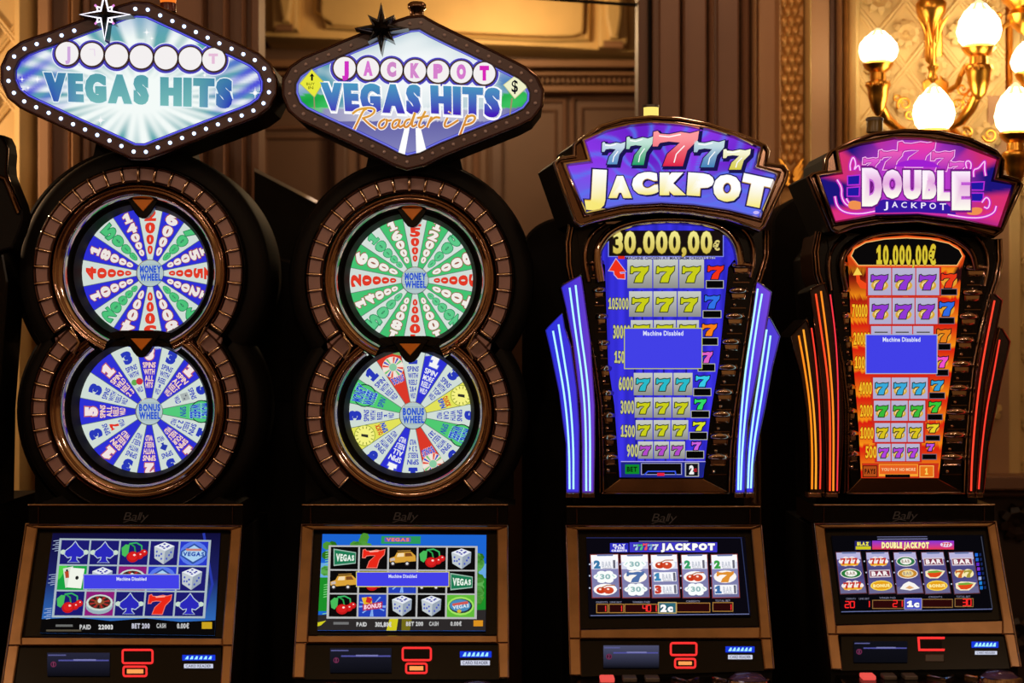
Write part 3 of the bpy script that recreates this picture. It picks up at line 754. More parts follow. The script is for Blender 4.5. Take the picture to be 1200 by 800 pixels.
# ------------------------------------------------------------------ wheels
def wheel_part(M, hub, depth, R, segs, names, a_off=0.0):
    pl = V(depth); cx, cy = hub
    wl = lathe('wheel', pl.P(cx, cy), [(0, .004), (R/PPM*(1+depth/DIST), .004), (R/PPM*(1+depth/DIST), .03)], SHELL, M, seg=64)
    n = len(segs); half = 180/n
    for i, (bgc, kind, txt, tc, oc) in enumerate(segs):
        a = 90-i*360/n+a_off
        A = Art(pl, .0005)
        A.poly([(cx, cy)]+arc_pts(cx, cy, R, a+half, a-half, 6), bgc)
        A.line([(cx, cy), (cx+R*math.cos(math.radians(a+half)), cy-R*math.sin(math.radians(a+half)))], .7, '5a6a68')
        ux, uy = math.cos(math.radians(a)), -math.sin(math.radians(a)); rx, ry = -uy, ux
        th = math.tan(math.radians(half))
        def T(r, w): return (cx+ux*r+rx*w, cy+uy*r+ry*w)
        def cell(r0, r1, k):        # r0 outer, r1 inner
            return lambda u, v: T(r0+(r1-r0)*v, (u-.5)*2*k*((r0+(r1-r0)*v)*th))
        if kind == 'num':
            r = R*.835; L = len(txt); tot = R*.6; ws = [1.25-.12*j for j in range(L)]; sw = sum(ws)
            for j, ch in enumerate(txt):
                h = tot*ws[j]/sw
                A.text(ch, cell(r, r-h*.9, .56 if ch != '1' else .36), tc, oc, ow=.045, bold=.05, fat=.02); A.l -= 2 if oc else 1; r -= h
            A.up(2)
        elif kind == 'spins':
            A.text(txt[0], cell(R*.84, R*.67, .42), tc, oc, ow=.06, bold=.09)
            r = R*.64
            for j, wd in enumerate(txt[1:]):
                if wd == '*cherry':
                    p = T(r-4, -3); q = T(r-5, 3); A.ell(*p, 3.5, '60a850'); A.ell(*q, 4, 'c83040'); r -= 11; continue
                if wd == '*seven':
                    seven(A, cell(r, r-11, .4), 'e03020', None, 0); r -= 12; continue
                if wd == '*dice':
                    A.poly([T(r, -4), T(r, 5), T(r-9, 4), T(r-9, -5)], 'a8b0b0'); A.ell(*T(r-3, -1), 1, '404858', n=6); A.ell(*T(r-6, 2), 1, '404858', n=6); r -= 11; continue
                if wd == '*spade':
                    A.poly([T(r, 0), T(r-5, 5), T(r-8, 1), T(r-10, 2), T(r-10, -2), T(r-8, -1), T(r-5, -5)], '2838a8'); r -= 12; continue
                h = 6.2 if len(wd) > 2 else 4
                A.text(wd, cell(r, r-h, .62 if len(wd) > 2 else .3), tc if oc is None else oc, None, bold=.03) if oc is None else A.text(wd, cell(r, r-h, .68), tc, oc, ow=.045, bold=.02)
                r -= h+1.6
        elif kind == 'badge':
            c = T(R*.68, 0)
            if txt == 'wheel':
                A.ell(*c, 13.5, '103c30'); A.ell(*c, 12.3, bgc)
                A.text('MONEY', cell(R*.82, R*.68, .75), '2848c8', 'a8e8e8', ow=.03, bold=.05); A.text('WHEEL', cell(R*.67, R*.53, .8), '2848c8', 'a8e8e8', ow=.03, bold=.05)
                A.text('SPIN', cell(R*.48, R*.4, .7), '3050b0', bold=.03)
            elif txt == 'ring':
                A.ell(*c, 12.5, '98a830'); A.ell(*c, 11.6, 'f4f080')
                for k in range(14):
                    t = 2*math.pi*k/14; A.line([(c[0]+8*math.cos(t), c[1]+8*math.sin(t)), (c[0]+11*math.cos(t), c[1]+11*math.sin(t))], 1, '889028'); A.l -= 1
                A.up(); A.poly([(c[0]-4, c[1]-2), (c[0]+4, c[1]-1), (c[0]+4, c[1]+2.5), (c[0]-4, c[1]+1)], '303028')
                A.text('QUICK', cell(R*.51, R*.445, .75), 'd03020', bold=.05); A.text('SPIN', cell(R*.44, R*.37, .8), '2848c8', bold=.06)
            else:
                A.ell(*c, 12.5, 'f0d8c8')
                for k in range(16):
                    t = 2*math.pi*k/16; A.poly([(c[0]+5*math.cos(t), c[1]+5*math.sin(t)), (c[0]+12*math.cos(t), c[1]+12*math.sin(t)), (c[0]+12*math.cos(t+.2), c[1]+12*math.sin(t+.2)), (c[0]+5*math.cos(t+.2), c[1]+5*math.sin(t+.2))], ['e04030', '3050c0', '60c070', 'e8e8e0'][k % 4]); A.l -= 1
                A.up(); A.ell(*c, 4.5, '88c8a0')
                A.text('BONUS', cell(R*.55, R*.46, .8), '2848c8', 'f0d0d0', ow=.05, bold=.05)
        A.build('wheel_segment', wl)
    s = (DIST+depth)/DIST/PPM
    lathe('hub', pl.P(cx, cy), [(16.5*s, 0), (16*s, -.006), (13*s, -.009), (0, -.011)], SILVER, wl, seg=28)
    A = Art(V(depth-.013), .001)
    A.ell(cx, cy, 15.4, 'b0c4c6', n=32)
    for dy in (-10, -5, 5, 10): A.line([(cx-math.sqrt(225-dy*dy), cy+dy), (cx+math.sqrt(225-dy*dy), cy+dy)], .5, '8aa09c'); A.l -= 1
    A.up(); A.text(names[0], RQ(cx-12, cy-9, cx+13, cy-.3), '2c54cc', bold=.06); A.text(names[1], RQ(cx-12, cy+.3, cx+13, cy+9), '2c54cc', bold=.06)
    A.build('hub_print', wl)
    return wl
def vegas_machine(M, UC, LC, r1, r2, hubs, rbody, bx, seg_up, seg_lo, tris):
    """UC / LC: px centres of the bezel rings at the front; r1, r2 outer radii of the light band"""
    # rear shell and front plate
    s = fig8((UC[0]+2, UC[1]+2), rbody, (LC[0]+2, LC[1]+2), rbody-5)
    s = [(x, min(y, 589)) for x, y in s]
    prism('rear_shell', s, V(.2), SHELL, M, thick=.3, bev=3)
    mp = lambda r: r/PPM
    for c, r, rb, a0, a1 in ((UC, r1, rbody, -43, 223), (LC, r2, rbody-4, -231, 51)):
        lathe('front_plate', W(*c, 0), [(mp(r+4), .06), (mp(r+4), .012), (mp(r+2), .004), (mp(r-18), .004), (mp(r-20), .02), (mp(r-20), .06)], BLACK, M, a0=a0, a1=a1, seg=72)
        lathe('shell_ring', W(c[0]+1, c[1]+1, 0), [(mp(r+2), .03), (mp(r+12), .03), (mp(rb-4), .045), (mp(rb), .065), (mp(rb), .26)], SHELL, M, a0=a0, a1=a1, seg=72)
    # inner chrome ring, black funnel
    for c, r, a0, a1, nme in ((UC, r1, -66, 246, 'window_ring'), (LC, r2, -234, 56, 'window_ring')):
        k = r-19
        lathe(nme, W(*c, 0), [(mp(k), .012), (mp(k-1.5), -.008), (mp(k-3), -.012), (mp(k-4.5), -.006), (mp(k-6), -.004), (mp(k-10), -.012), (mp(k-13), -.008), (mp(k-16), .01), (mp(k-18), .03)], CHROME, M, a0=a0, a1=a1, seg=72)
        lathe('window_liner', W(*c, 0), [(mp(k-17), .02), (mp(k-20), .035), (mp(k-23), .03), (mp(k-27.5), .07), (mp(k-27.5), .085)], SHELL, M, seg=64)
        prf = [(mp(r+.8), .004), (mp(r+1.4), -.008), (mp(r), -.014), (mp(r-1.4), -.008), (mp(r-1.6), .004)]
        lathe('band_edge', W(*c, 0), prf, DCHROME, M, a0=(-41 if c is UC else -230), a1=(221 if c is UC else 50), seg=72)
        lathe('band_edge', W(*c, 0), [(x-mp(17.6), y) for x, y in prf], DCHROME, M, a0=(-47 if c is UC else -233), a1=(227 if c is UC else 53), seg=72)
    # light band cells and divider bars
    def cell_mesh(r, da):
        vs = []; n = 3
        for rr, h in ((r-16, 0), (r-15, -.008), (r-2.2, -.008), (r-1.2, 0)):
            for i in range(n+1):
                a = math.radians(-da/2+da*i/n); vs.append((mp(rr)*math.cos(a), h, mp(rr)*math.sin(a)))
        fs = [(j*(n+1)+i, j*(n+1)+i+1, (j+1)*(n+1)+i+1, (j+1)*(n+1)+i) for j in range(3) for i in range(n)]
        me = bpy.data.meshes.new('bezel_cell'); me.from_pydata(vs, [], fs); me.materials.append(CELL); return me
    def bar_mesh(r):
        v, f = tube_geo([(mp(r-17), -.006, 0), (mp(r-12), -.016, 0), (mp(r-4), -.016, 0), (mp(r+1), -.006, 0)], .0036, 6)
        me = bpy.data.meshes.new('divider_bar'); me.from_pydata([tuple(x) for x in v], [], f); me.materials.append(BARM)
        me.polygons.foreach_set('use_smooth', [True]*len(f)); return me
    for c, r, a0, a1, nn in ((UC, r1, -36, 216, 26), (LC, r2, -230, -133, 11), (LC, r2, -50, 46, 11)):
        da = (a1-a0)/nn; cm = cell_mesh(r, da-2.0); bm_ = bar_mesh(r); ctr = W(*c, 0)
        for i in range(nn+1):
            if i < nn: place(cm, 'bezel_cell', ctr, M, (0, -math.radians(a0+da*(i+.5)), 0))
            place(bm_, 'divider_bar', ctr, M, (0, -math.radians(a0+da*i), 0))
    # neck pieces
    xm, ym = (UC[0]+LC[0])/2, (UC[1]+LC[1])/2
    for s in (-1, 1):
        P0 = [(xm+s*(r1*.63+2), ym-16), (xm+s*(r1*.81-1), ym-3), (xm+s*(r1*.79), ym+4), (xm+s*(r1*.63-1), ym+15), (xm+s*(r1*.57), ym+2)]
        prism('neck_cover', P0, V(-.008), CELL, M, thick=.02, bev=1)
        tube('neck_bar', [W(*P0[0], -.012), W(*P0[4], -.014), W(*P0[3], -.012)], .0035, CHROME, M)
    br = [(xm-36, ym-9), (xm-20, ym-12), (xm+22, ym-12), (xm+38, ym-9), (xm+38, ym+8), (xm+24, ym+7), (xm-22, ym+7), (xm-36, ym+8)]
    prism('bridge', br, V(.03), BLACK, M, thick=.06, bev=1)
    PT = pbr('amber_pointer', 'e88410', .35)
    for (x, yy) in tris:
        prism('pointer_housing', smoothp([(x-24, yy-7), (x+24, yy-7), (x+17, yy+3), (x+7, yy+20), (x, yy+23), (x-7, yy+20), (x-17, yy+3)], it=1), V(.022), BLACK, M, thick=.03, bev=1)
        prism('pointer', [(x-12.5, yy), (x+12.5, yy), (x, yy+14)], V(.014), PT, M, thick=.01, bev=.8)
    wheel_part(M, hubs[0], .095, 90, seg_up, ('MONEY', 'WHEEL')); wheel_part(M, hubs[1], .095, 90, seg_lo, ('BONUS', 'WHEEL'))
    prism('sign_bracket', [(bx-52, UC[1]-r1-30), (bx+52, UC[1]-r1-30), (bx+60, UC[1]-r1+6), (bx-60, UC[1]-r1+6)], V(.1), SHELL, M, thick=.2)
    prism('skirt', arc_pts(LC[0], LC[1], r2+5, -50, -130, 20)+[(UC[0]-124, 592), (UC[0]+124, 592)], V(.035), SHELL, M, thick=.2)
    prism('lower_body', [(UC[0]-122, 470), (UC[0]+122, 470), (UC[0]+122, 592), (UC[0]-122, 592)], V(.2), SHELL, M, thick=.28)

def topper_vegas(M, bulbs, center, lit, circles, cr, facef, vsign, stars, beacon, x0):
    pl = V(-.1)
    outer = offs(bulbs, 7.2); lip = offs(bulbs, 9.4); inner = offs(bulbs, -6.8)
    prism('topper_shell', offs(bulbs, 8.6), V(-.085), SHELL, M, thick=.24)
    sweep('topper_frame', bulbs, pl, [(8.6, -.02), (8.2, .004), (6.9, .006), (6.2, .001), (-5.8, .001), (-6.4, .006), (-7.4, .003), (-7.6, -.02)], FRAMEP, M, smooth=False)
    sweep('topper_edge', bulbs, pl, [(x+8.6, y) for x, y in prof(1.2, .006, 5)], DCHROME, M)
    fc = prism('topper_face', inner, V(-.088), MATTE, M, thick=.01)
    A = Art(V(-.088), .001)
    A.fan(inner, center, facef, rings=40, step=2.5)
    for x, y in circles: A.ell(x, y+.6, cr+5.2, 'e8ecff', n=32); A.l -= 1
    A.up()
    for x, y in circles: A.ell(x, y+.6, cr+4.2, '4c44b8', n=32); A.l -= 1  # violet halo around each disc, put into the face colours
    A.up(); inn = offs(bulbs, -8.6)
    A.line(inn, 3.0, '2420a8' if lit else '4a48b8', closed=True); A.line(inn, 1.1, '6a68f8' if lit else '7a80f0', closed=True)  # glow along the frame's inner border, drawn as two coloured lines
    A.build('face_print', fc)
    # bulbs
    lm_ = glow('lit_small_bulb', (.5, .68, 1.0), 3.2) if lit else pbr('unlit_small_bulb', 'b8a8b0', .2)
    v, f = lathe_geo((0, 0, 0), [(.0055, 0), (.005, -.0035), (.003, -.0055), (0, -.0065)], seg=10)
    me = bpy.data.meshes.new('sign_bulb'); me.from_pydata([tuple(q) for q in v], [], f); me.materials.append(lm_)
    for i, b in enumerate(bulbs):
        if i in stars['skip']: continue
        place(me, 'sign_bulb', pl.P(*b, .001), M)
    # letter discs
    for i, (x, y) in enumerate(circles):
        prism('letter_disc_rim', circ(x, y, cr+1.9, 32), V(-.1), FRAMEP, fc, thick=.02)
        d = Art(V(-.1), .0015)
        d.ell(x, y, cr+.2, 'f4f0f0', n=32, gain=1.0)
        stars['letter'](d, i, x, y); d.build('letter_disc', fc)
    return fc

def dirs8(cx, cy, L, l, inn):
    return [(90, L[0]), (45, l), (0, L[1]), (-45, l), (-90, L[2]), (-135, l), (-180, L[3]), (-225, l)]
def star_part(M, cx, cy, up, rt, dn, lf, dg, lit):
    spec = [(90, up), (45, dg), (0, rt), (-45, dg), (-90, dn), (-135, dg), (-180, lf), (-225, dg)]
    def pts(k, inner):
        o = []
        for i, (a, l) in enumerate(spec):
            r = math.radians(a); o.append((cx+l*k*math.cos(r), cy-l*k*math.sin(r)))
            b = math.radians(a-22.5); o.append((cx+inner*math.cos(b), cy-inner*math.sin(b)))
        return o
    p = pts(1, min(dg*.5, 10.5))
    prism('star_body', p, V(-.16), BLACK, M, thick=.06, bev=.6)
    # raised facets
    ctr = V(-.185).P(cx, cy); vs = [ctr]+[V(-.164).P(x, y) for x, y in pts(.8, 8)]
    mesh_obj('star_facets', vs, [(0, i, i % 16+1) for i in range(1, 17)], BLACK, M)
    if lit:
        g = glow('neon_white', 'f6f0ff', 1.6); pk = glow('neon_pink', 'f090e8', 1.0)
        q = []
        for i, (a, l) in enumerate([s for s in spec if s[0] % 90 == 0]):
            r = math.radians(a); q.append((cx+l*.96*math.cos(r), cy-l*.96*math.sin(r))); b = math.radians(a-45); q.append((cx+6.2*math.cos(b), cy-6.2*math.sin(b)))
        tube('neon_outline', [W(x, y, -.19) for x, y in q+[q[0]]], .0026, g, M, 6)
        for a in (45, 135, 225, 315):
            for s in (-1, 1):
                r = math.radians(a+s*17); e = math.radians(a)
                tube('neon_ray', [W(cx+9*math.cos(r), cy-9*math.sin(r), -.185), W(cx+dg*.85*math.cos(e), cy-dg*.85*math.sin(e), -.185)], .0022, g, M, 6)
            e = math.radians(a); tube('neon_tip', [W(cx+dg*.85*math.cos(e), cy-dg*.85*math.sin(e), -.183), W(cx+dg*1.05*math.cos(e), cy-dg*1.05*math.sin(e), -.18)], .003, pk, M, 6)
    else:
        sweep('star_edge', p, V(-.16), prof(.6, .003, 5), DCHROME, M)

# ================================================================== machine 1
M1 = thing('slot_machine', W(160, zpy(0, .1), .1), 'leftmost wheel machine with blue and white prize wheels and a brightly lit blue bulb sign', 'slot machine', 'slot machines in the front row')
B, Wt, R_, G = '2e30d2', 'cfdcd4', 'd8402c', '48b070'
TXW = ('ece4e0', 'a04838')
def nb(t): return (B, 'num', t, *TXW)
def nr(t): return (Wt, 'num', t, 'e03a26', None)
def ng(t): return (Wt, 'num', t, '4cc078', '2a8858')
up1 = [nr('2000'), nb('6000'), ng('7000'), nb('15000'), nr('25000'), nb('12000'), ng('9000'), nb('8000'), nr('3000'), nb('4000'), ng('20000'), nb('10000'), nr('40000'), nb('18000'), ng('5000'), nb('14000')]
def sb(*t): return (B, 'spins', t, 'f0e0e0', 'b85858')
def sw(*t): return (Wt, 'spins', t, '2838b8', None)
lo1 = [sb('8', 'SPINS', 'WITH', 'ALL', 'HITS'), sw('3', 'SPINS', 'WITH', 'REEL', '1', 'WILD'), sb('1', 'SPIN', 'ALL', 'REELS', 'WILD'), sw('3', 'SPINS', '*dice', 'WILD'), ('52c878', 'badge', 'wheel', '', ''),
       sw('1', 'SPIN', 'REELS', '2 3', 'WILD'), sb('1', 'SPIN', 'FOUR', 'REELS', 'WILD'), sw('3', 'SPINS', '*spade', 'WILD'), sb('2', 'SPINS', 'WITH', 'REELS', 'WILD'), sw('3', 'SPINS', 'WITH', 'REELS', 'WILD'),
       sb('1', 'SPIN', 'REELS', 'WILD'), sw('3', 'SPINS', '*seven', 'WILD'), sb('5', 'SPINS', 'ALL', 'REELS', 'WILD'), sw('3', 'SPINS', 'WITH', 'REELS', 'WILD'), sb('1', 'SPIN', 'WILD', 'REELS', '2 3'), sw('3', 'SPINS', 'WITH', '*cherry', 'WILD')]
vegas_machine(M1, (163, 318), (161, 480), 122, 123, [(176, 320), (175, 482)], 149, 165, up1, lo1, [(167.5, 233.5), (165.5, 396.5)])
def crop(x0, y0, k, pts): return [(x0+x/k, y0+y/k) for x, y in pts]
K = 3.636
b1 = crop(0, 0, K, [(577,38),(630,42),(683,66),(735,90),(785,113),(835,137),(885,161),(935,185),(987,208),(1037,231),(1086,256),(1126,292),(1147,342),(1146,393),(1123,440),(1080,471),(1030,492),(980,510),(929,530),(878,549),(827,569),(776,588),(725,608),(673,628),(622,647),(570,646),(518,622),(467,599),(415,575),(363,552),(312,529),(260,505),(208,481),(155,457),(104,432),(60,396),(37,345),(37,291),(61,241),(105,208),(157,188),(211,171),(263,151),(317,131),(369,111),(421,92),(473,72),(525,52)])
def f1(x, y):
    dx, dy = (x-163)/150, (y-112)/80; r = math.hypot(dx, dy); a = math.atan2(dy, dx)
    n = .5+.5*math.sin(a*9+1.2)*math.sin(a*23+r*2); w = lin('f4fbf8'); t = lin('5fa6ac'); b = lin('5050d8')
    c = mix(w, t, max(0, n*1.9-.45)*min(1, max(0, r*2.0-.5)))
    if 45 < y < 65 and 155 < x < 170: c = mix(c, w, .6)
    e = max(0, (abs(dx)-.5)/.36); c = mix(c, b, e*(.55+.45*math.sin(y*.3+x*.2)))
    if y < 45: c = mix(c, lin('5a8cc8'), .5*max(0, min(1, (45-y)/25)))
    return c
c1 = crop(0, 0, K, [(286,228),(392,232),(497,238),(602,243),(707,247),(811,250),(911,254)])
def let1(d, i, x, y):
    if i == 0: d.text('J', RQ(x-2, y-8, x+4, y+8), 'd0a8dc', bold=.06)
    if i == 1: d.line([(x-3, y-6), (x+3, y-6), (x+3.5, y+2)], 1.2, 'ead8ea')
    if i == 6: d.text('T', RQ(x-6, y-7, x+5, y+5), 'e6bcd8', bold=.06)
fc = topper_vegas(M1, b1, (163, 100), True, c1, 13.2, f1, None, {'skip': (44, 45, 46, 47), 'letter': let1}, True, 0)
A = Art(V(-.094), .001)
g1 = lambda x, y: mix(lin('3d8fa0'), lin('4a9aa8') if y < 108 else lin('2848b0'), (y-84)/40)
def g1(x, y):
    e = max(0, min(1, (abs(x-165)-60)/45)); t = max(0, min(1, (y-92)/30))
    return mix(mix(lin('4a96a4'), lin('7cc0bc'), t*.6+.2), mix(lin('3a78a8'), lin('2836b4'), t), e)
QV = BQ(crop(0, 0, K, [(185, 308)])[0], crop(0, 0, K, [(635, 322)])[0], crop(0, 0, K, [(635, 446)])[0], crop(0, 0, K, [(190, 430)])[0])
QH = BQ(crop(0, 0, K, [(683, 328)])[0], crop(0, 0, K, [(992, 336)])[0], crop(0, 0, K, [(990, 462)])[0], crop(0, 0, K, [(683, 450)])[0])
for Q, s in ((QV, 'VEGAS'), (QH, 'HITS')): W_ = Art(V(-.094), .001); W_.text(s, Q, g1, 'e8f4f8', ow=.03, bold=.07, gap=.05, fat=.035); W_.build('sign_word', fc)
for x, y, r in ((172, 38, 3), (178, 45, 2), (240, 88, 3), (118, 141, 4), (299, 109, 4.5), (26, 93, 2.4), (33, 103, 2), (27, 105, 1.6), (44, 93, 3)):
    A = Art(V(-.094), .001); A.poly(star(x, y, [(90, r*1.6), (45, r*.7), (0, r*1.6), (-45, r*.7), (-90, r*1.6), (-135, r*.7), (-180, r*1.6), (-225, r*.7)], r*.4), 'ffffff'); A.build('printed_sparkle', fc)
star_part(M1, 122.5, 17, 26, 31, 31, 30, 15, True)
lathe('beacon_base', W(197, 14, 0), [(0, 0), (.024, 0), (.024, .02), (.02, .035)], pbr('beacon_red_base', '5a1410', .3), M1, axis='z', seg=20)
lathe('beacon', W(197, 6, 0), [(.022, 0), (.024, .02), (.024, .045), (.02, .06), (0, .065)], glow('orange_beacon', 'ff7a18', 1.0), M1, axis='z', seg=20)
# console
lower_console(M1, 592, (33, 284.5), [(31.6, 617), (284, 618.5), (270, 806), (3, 806)], [(45, 621), (271, 622.6), (261, 749), (26, 748)], 758, 806)
def screen(M, quad, name='screen'):
    return prism(name, quad, CP, MATTE, M, thick=.004, off=.001)
SQ = [(62, 625), (258.5, 625), (251.6, 745), (47, 742)]
s1 = screen(M1, SQ); Q = BQ(*SQ); A = Art(CP, .0025)
S1f = lambda x, y: mix(mix(lin('10103c'), lin('2858c8'), (y-625)/100), lin('04040c'), 0 if y < 728 else .9)
NB = 8
for v0, v1, ca, cb in ((0, .45, '100e38', '1c2060'), (.45, 1, '1c2060', '3474c8')):
    A._add([Q(0, v0), Q(1, v0), Q(1, v1), Q(0, v1)], [(0, 1, 2), (0, 2, 3)], vgrad(625+118*v0, 625+118*v1, ca, cb))
A.up()
A.line([Q(.9, .0), Q(.97, .5), Q(.93, .8)], 3, '2838a8')
A.q(Q, [(0, .86), (.2, .84), (.4, .87), (.6, .84), (.8, .87), (1, .85), (1, 1), (0, 1)], '0a0808')
for v in (.08, .42, .76):
    for k in range(6): A.line([Q(.01+.015*(k % 2), v+.02*k), Q(.05, v-.01+.02*k)], .7, 'a8b8d8'); A.l -= 1
A.up()
A.build('screen_print', s1)
def grid(A, GQ, cells, line='a8b8c0'):
    for r in range(3):
        for c in range(5):
            fn = cells[r][c]; Qc = sub(GQ, c/5+.006, r/3+.01, (c+1)/5-.006, (r+1)/3-.01)
            B_ = Art(CP, .0072); fn(B_, Qc); B_.build('reel_symbol', A)
    L = Art(CP, .0062); L.q(GQ, [(-.01, -.015), (1.01, -.015), (1.01, 1.015), (-.01, 1.015)], line); L.build('reel_grid', A)
GQ = BQ((72, 633), (246, 635), (239, 724), (63, 723))
grid(s1, GQ, [[S_spade, S_spade, S_cherry, S_dice, S_sign], [S_cards, S_dice, S_roul, S_sign, S_dice], [S_cherry, S_roul, S_spade, S_seven, S_spade]])
A = Art(CP, .0072)
A.text('PAID', RQ(94, 733, 107, 738.5), 'c8c8c8', bold=.04); A.text('22003', RQ(116, 733, 133, 738.5), 'd8d8d8', bold=.05); A.text('BET 200', RQ(155, 731.5, 176, 737.5), 'c8c8d8', bold=.04)
A.text('CASH', RQ(184, 731.5, 195, 737), 'b8b8b8', bold=.04); A.text('0.00€', RQ(208, 731.5, 222, 737.5), 'c8c8c8', bold=.04); A.rect(237, 730, 249, 738, 'c8a020'); A.rect(66, 733, 86, 735.5, '6a6a68'); A.rect(55, 739, 96, 741, '585040')
A.build('status_line', s1)
message(s1, 98.5, 675, 211.8, 693, CP, 35, 'a8b8d8')
control_bits(M1, (56, 765.6, 129, 793), (144, 762, 179, 777.5), (145, 781.6, 172, 792.6), (214, 768, 252.5, 774.5), (216, 778.6, 250, 783.5))

# ================================================================== machine 2
M2 = thing('slot_machine', W(480, zpy(0, .1), .1), 'machine with a green prize wheel, multicoloured lower wheel and unlit black star on its sign', 'slot machine', 'slot machines in the front row')
G2 = '44c070'
def gb(t): return (G2, 'num', t, 'f0ece4', '9a5040')
def gw(t): return ('d4e0d8', 'num', t, '5cc888', '308c5c')
up2 = [nr('25000'), gb('12000'), gw('5000'), gb('8000'), nr('30000'), gb('4000'), gw('20000'), gb('10000'), nr('40000'), gb('18000'), gw('5000'), gb('14000'), nr('20000'), gb('6000'), gw('10000'), gb('16000')]
lo2 = [sw('2', 'SPINS', 'WITH', 'REELS', '2&4', 'WILD'), (B, 'spins', ('1', 'SPIN', 'MORE', 'REELS', 'WILD'), 'f4f4f4', '5868d8'), sw('3', 'SPINS', 'WITH', 'TOP', 'WILD'), ('e0e058', 'badge', 'ring', '', ''), sw('5', 'SPINS', 'WITH', 'CAR', 'WILD'),
       ('50c870', 'badge', 'wheel', '', ''), sw('3', 'SPINS', 'WITH', 'REELS', '2&3'), ('d83828', 'badge', 'mini', '', ''), sw('1', 'SPIN', 'REELS', '2 3 4', 'WILD'), (B, 'spins', ('1', 'SPIN', 'ALL', 'REELS', 'WILD'), 'f4f4f4', '5868d8'),
       sw('8', 'SPINS', 'WITH', 'REELS', 'WILD'), ('e0e058', 'badge', 'ring', '', ''), sw('3', 'SPINS', 'WITH', 'REEL', '1', 'WILD'), ('50c870', 'badge', 'wheel', '', ''), sw('1', 'SPIN', 'WITH', 'REELS', 'WILD'), ('d83828', 'badge', 'mini', '', '')]
vegas_machine(M2, (480, 327), (478.5, 484), 120, 119, [(486.4, 328.5), (484, 486.7)], 144, 485, up2, lo2, [(483, 244), (480.5, 402.5)])
b2 = crop(320, 0, K, [(582,102),(630,98),(681,127),(730,151),(777,174),(825,196),(872,219),(919,241),(966,265),(1013,288),(1058,312),(1098,345),(1120,390),(1117,440),(1085,482),(1042,505),(995,524),(950,542),(905,560),(860,578),(814,596),(768,615),(723,633),(680,653),(635,675),(571,690),(522,673),(474,648),(424,624),(376,601),(328,578),(279,556),(229,533),(180,510),(130,486),(92,453),(71,400),(72,350),(97,305),(140,275),(188,254),(237,235),(285,214),(333,194),(383,174),(433,154),(483,136),(533,118)])
def f2(x, y):
    t = max(0, min(1, math.hypot((x-490)/95, (y-85)/50)-.15)); n = .5+.5*math.sin(x*.09+1.5*math.sin(y*.11))*math.cos(y*.13)
    c = mix(lin('f6fafa'), lin('5a9cb0'), t*t*(.5+n*.6))
    if x > 585 or x < 372: c = mix(c, lin('4060c8'), .5 if y < 100 else .2)
    rl = 128+abs(x-487)*-.04 + (0 if x > 487 else 0)
    hill = 112+5*math.sin(x*.07) if x > 487 else 113-4*math.sin(x*.09)
    if y > hill and (x < 385+(y-112)*.6 or x > 575-(y-112)*.4): c = mix(lin('18a040'), lin('3cc060'), n)
    if y > rl+3: c = mix(lin('6260a4'), lin('8484bc'), max(0, (y-140)/40)) if not (x < 378 and y < 132) else c
    if 126 < y < 142 : c = mix(c, lin('ffffff'), .75*max(0, 1-abs(x-480)/130))
    return c
c2 = crop(320, 0, K, [(305,290),(405,293),(505,297),(605,302),(703,305),(802,307),(900,313)])
def let2(d, i, x, y):
    cc = ('d030c0', 'd878d0', 'd088c8', 'd488cc', 'd680cc', 'd478cc', 'd828b8')[i]
    d.text('JACKPOT'[i], RQ(x-5.5, y-9, x+5.5, y+8.5) if i else RQ(x-3, y-8, x+5, y+10), cc, bold=.09)
fc = topper_vegas(M2, b2, (486, 106), False, c2, 12.7, f2, None, {'skip': (44, 45, 46, 47), 'letter': let2}, False, 0)
A = Art(V(-.094), .001)
A.poly([(474, 184), (466, 182), (474, 150), (480, 150)], 'ffffff'); A.poly([(488, 184), (501, 182), (493, 150), (487, 150)], 'ffffff'); A.l -= 1
A.build('road_marking', fc); A = Art(V(-.094), .001)
A.poly(crop(320, 0, K, [(172, 398), (176, 398), (180, 460), (174, 462)]), '9a9068'); B_ = Art(V(-.094), .001); B_.poly(crop(320, 0, K, [(1015, 418), (1022, 418), (1012, 488), (1006, 490)]), '9a9068')
sgl = crop(320, 0, K, [(165, 298), (214, 350), (176, 412), (116, 356)]); A.poly(offs(sgl, .8), 'b0b068'); A.poly(sgl, 'e8e83c')
A.poly(crop(320, 0, K, [(166, 312), (176, 326), (170, 326), (170, 344), (162, 344), (162, 326), (156, 326)]), '101010')
A.text('BUY', RQ(*crop(320, 0, K, [(142, 352)])[0], *crop(320, 0, K, [(178, 364)])[0]), '808018', bold=.02); A.text('IN', RQ(*crop(320, 0, K, [(150, 368)])[0], *crop(320, 0, K, [(172, 380)])[0]), '808018', bold=.02)
A.build('printed_road_sign', fc); A = B_
sgr = crop(320, 0, K, [(1038, 320), (1080, 372), (1030, 418), (984, 362)]); A.poly(offs(sgr, .8), 'c8c890'); A.poly(sgr, 'f0f0c8')
A.text('$', RQ(599.5, 94, 607, 108), '101018', bold=.02)
A.build('printed_road_sign', fc); A = Art(V(-.094), .004)
g2 = vgrad(100, 134, '4c98c0', '4418b8')
QV = BQ(*crop(320, 0, K, [(203, 354), (632, 366), (632, 490), (214, 472)])); QH = BQ(*crop(320, 0, K, [(672, 366), (972, 380), (968, 504), (676, 486)]))
for Q, s in ((QV, 'VEGAS'), (QH, 'HITS')):
    W_ = Art(V(-.094), .001); W_.text(s, Q, '303050', 'ffffff', ow=.06, bold=.06, gap=.05, fat=.04); W_.text(s, lambda u, v, Q=Q: (Q(u, v)[0]-.7, Q(u, v)[1]-.8), g2, 'f4f8ff', ow=.015, bold=.06, gap=.05, fat=.04); W_.build('sign_word', fc)
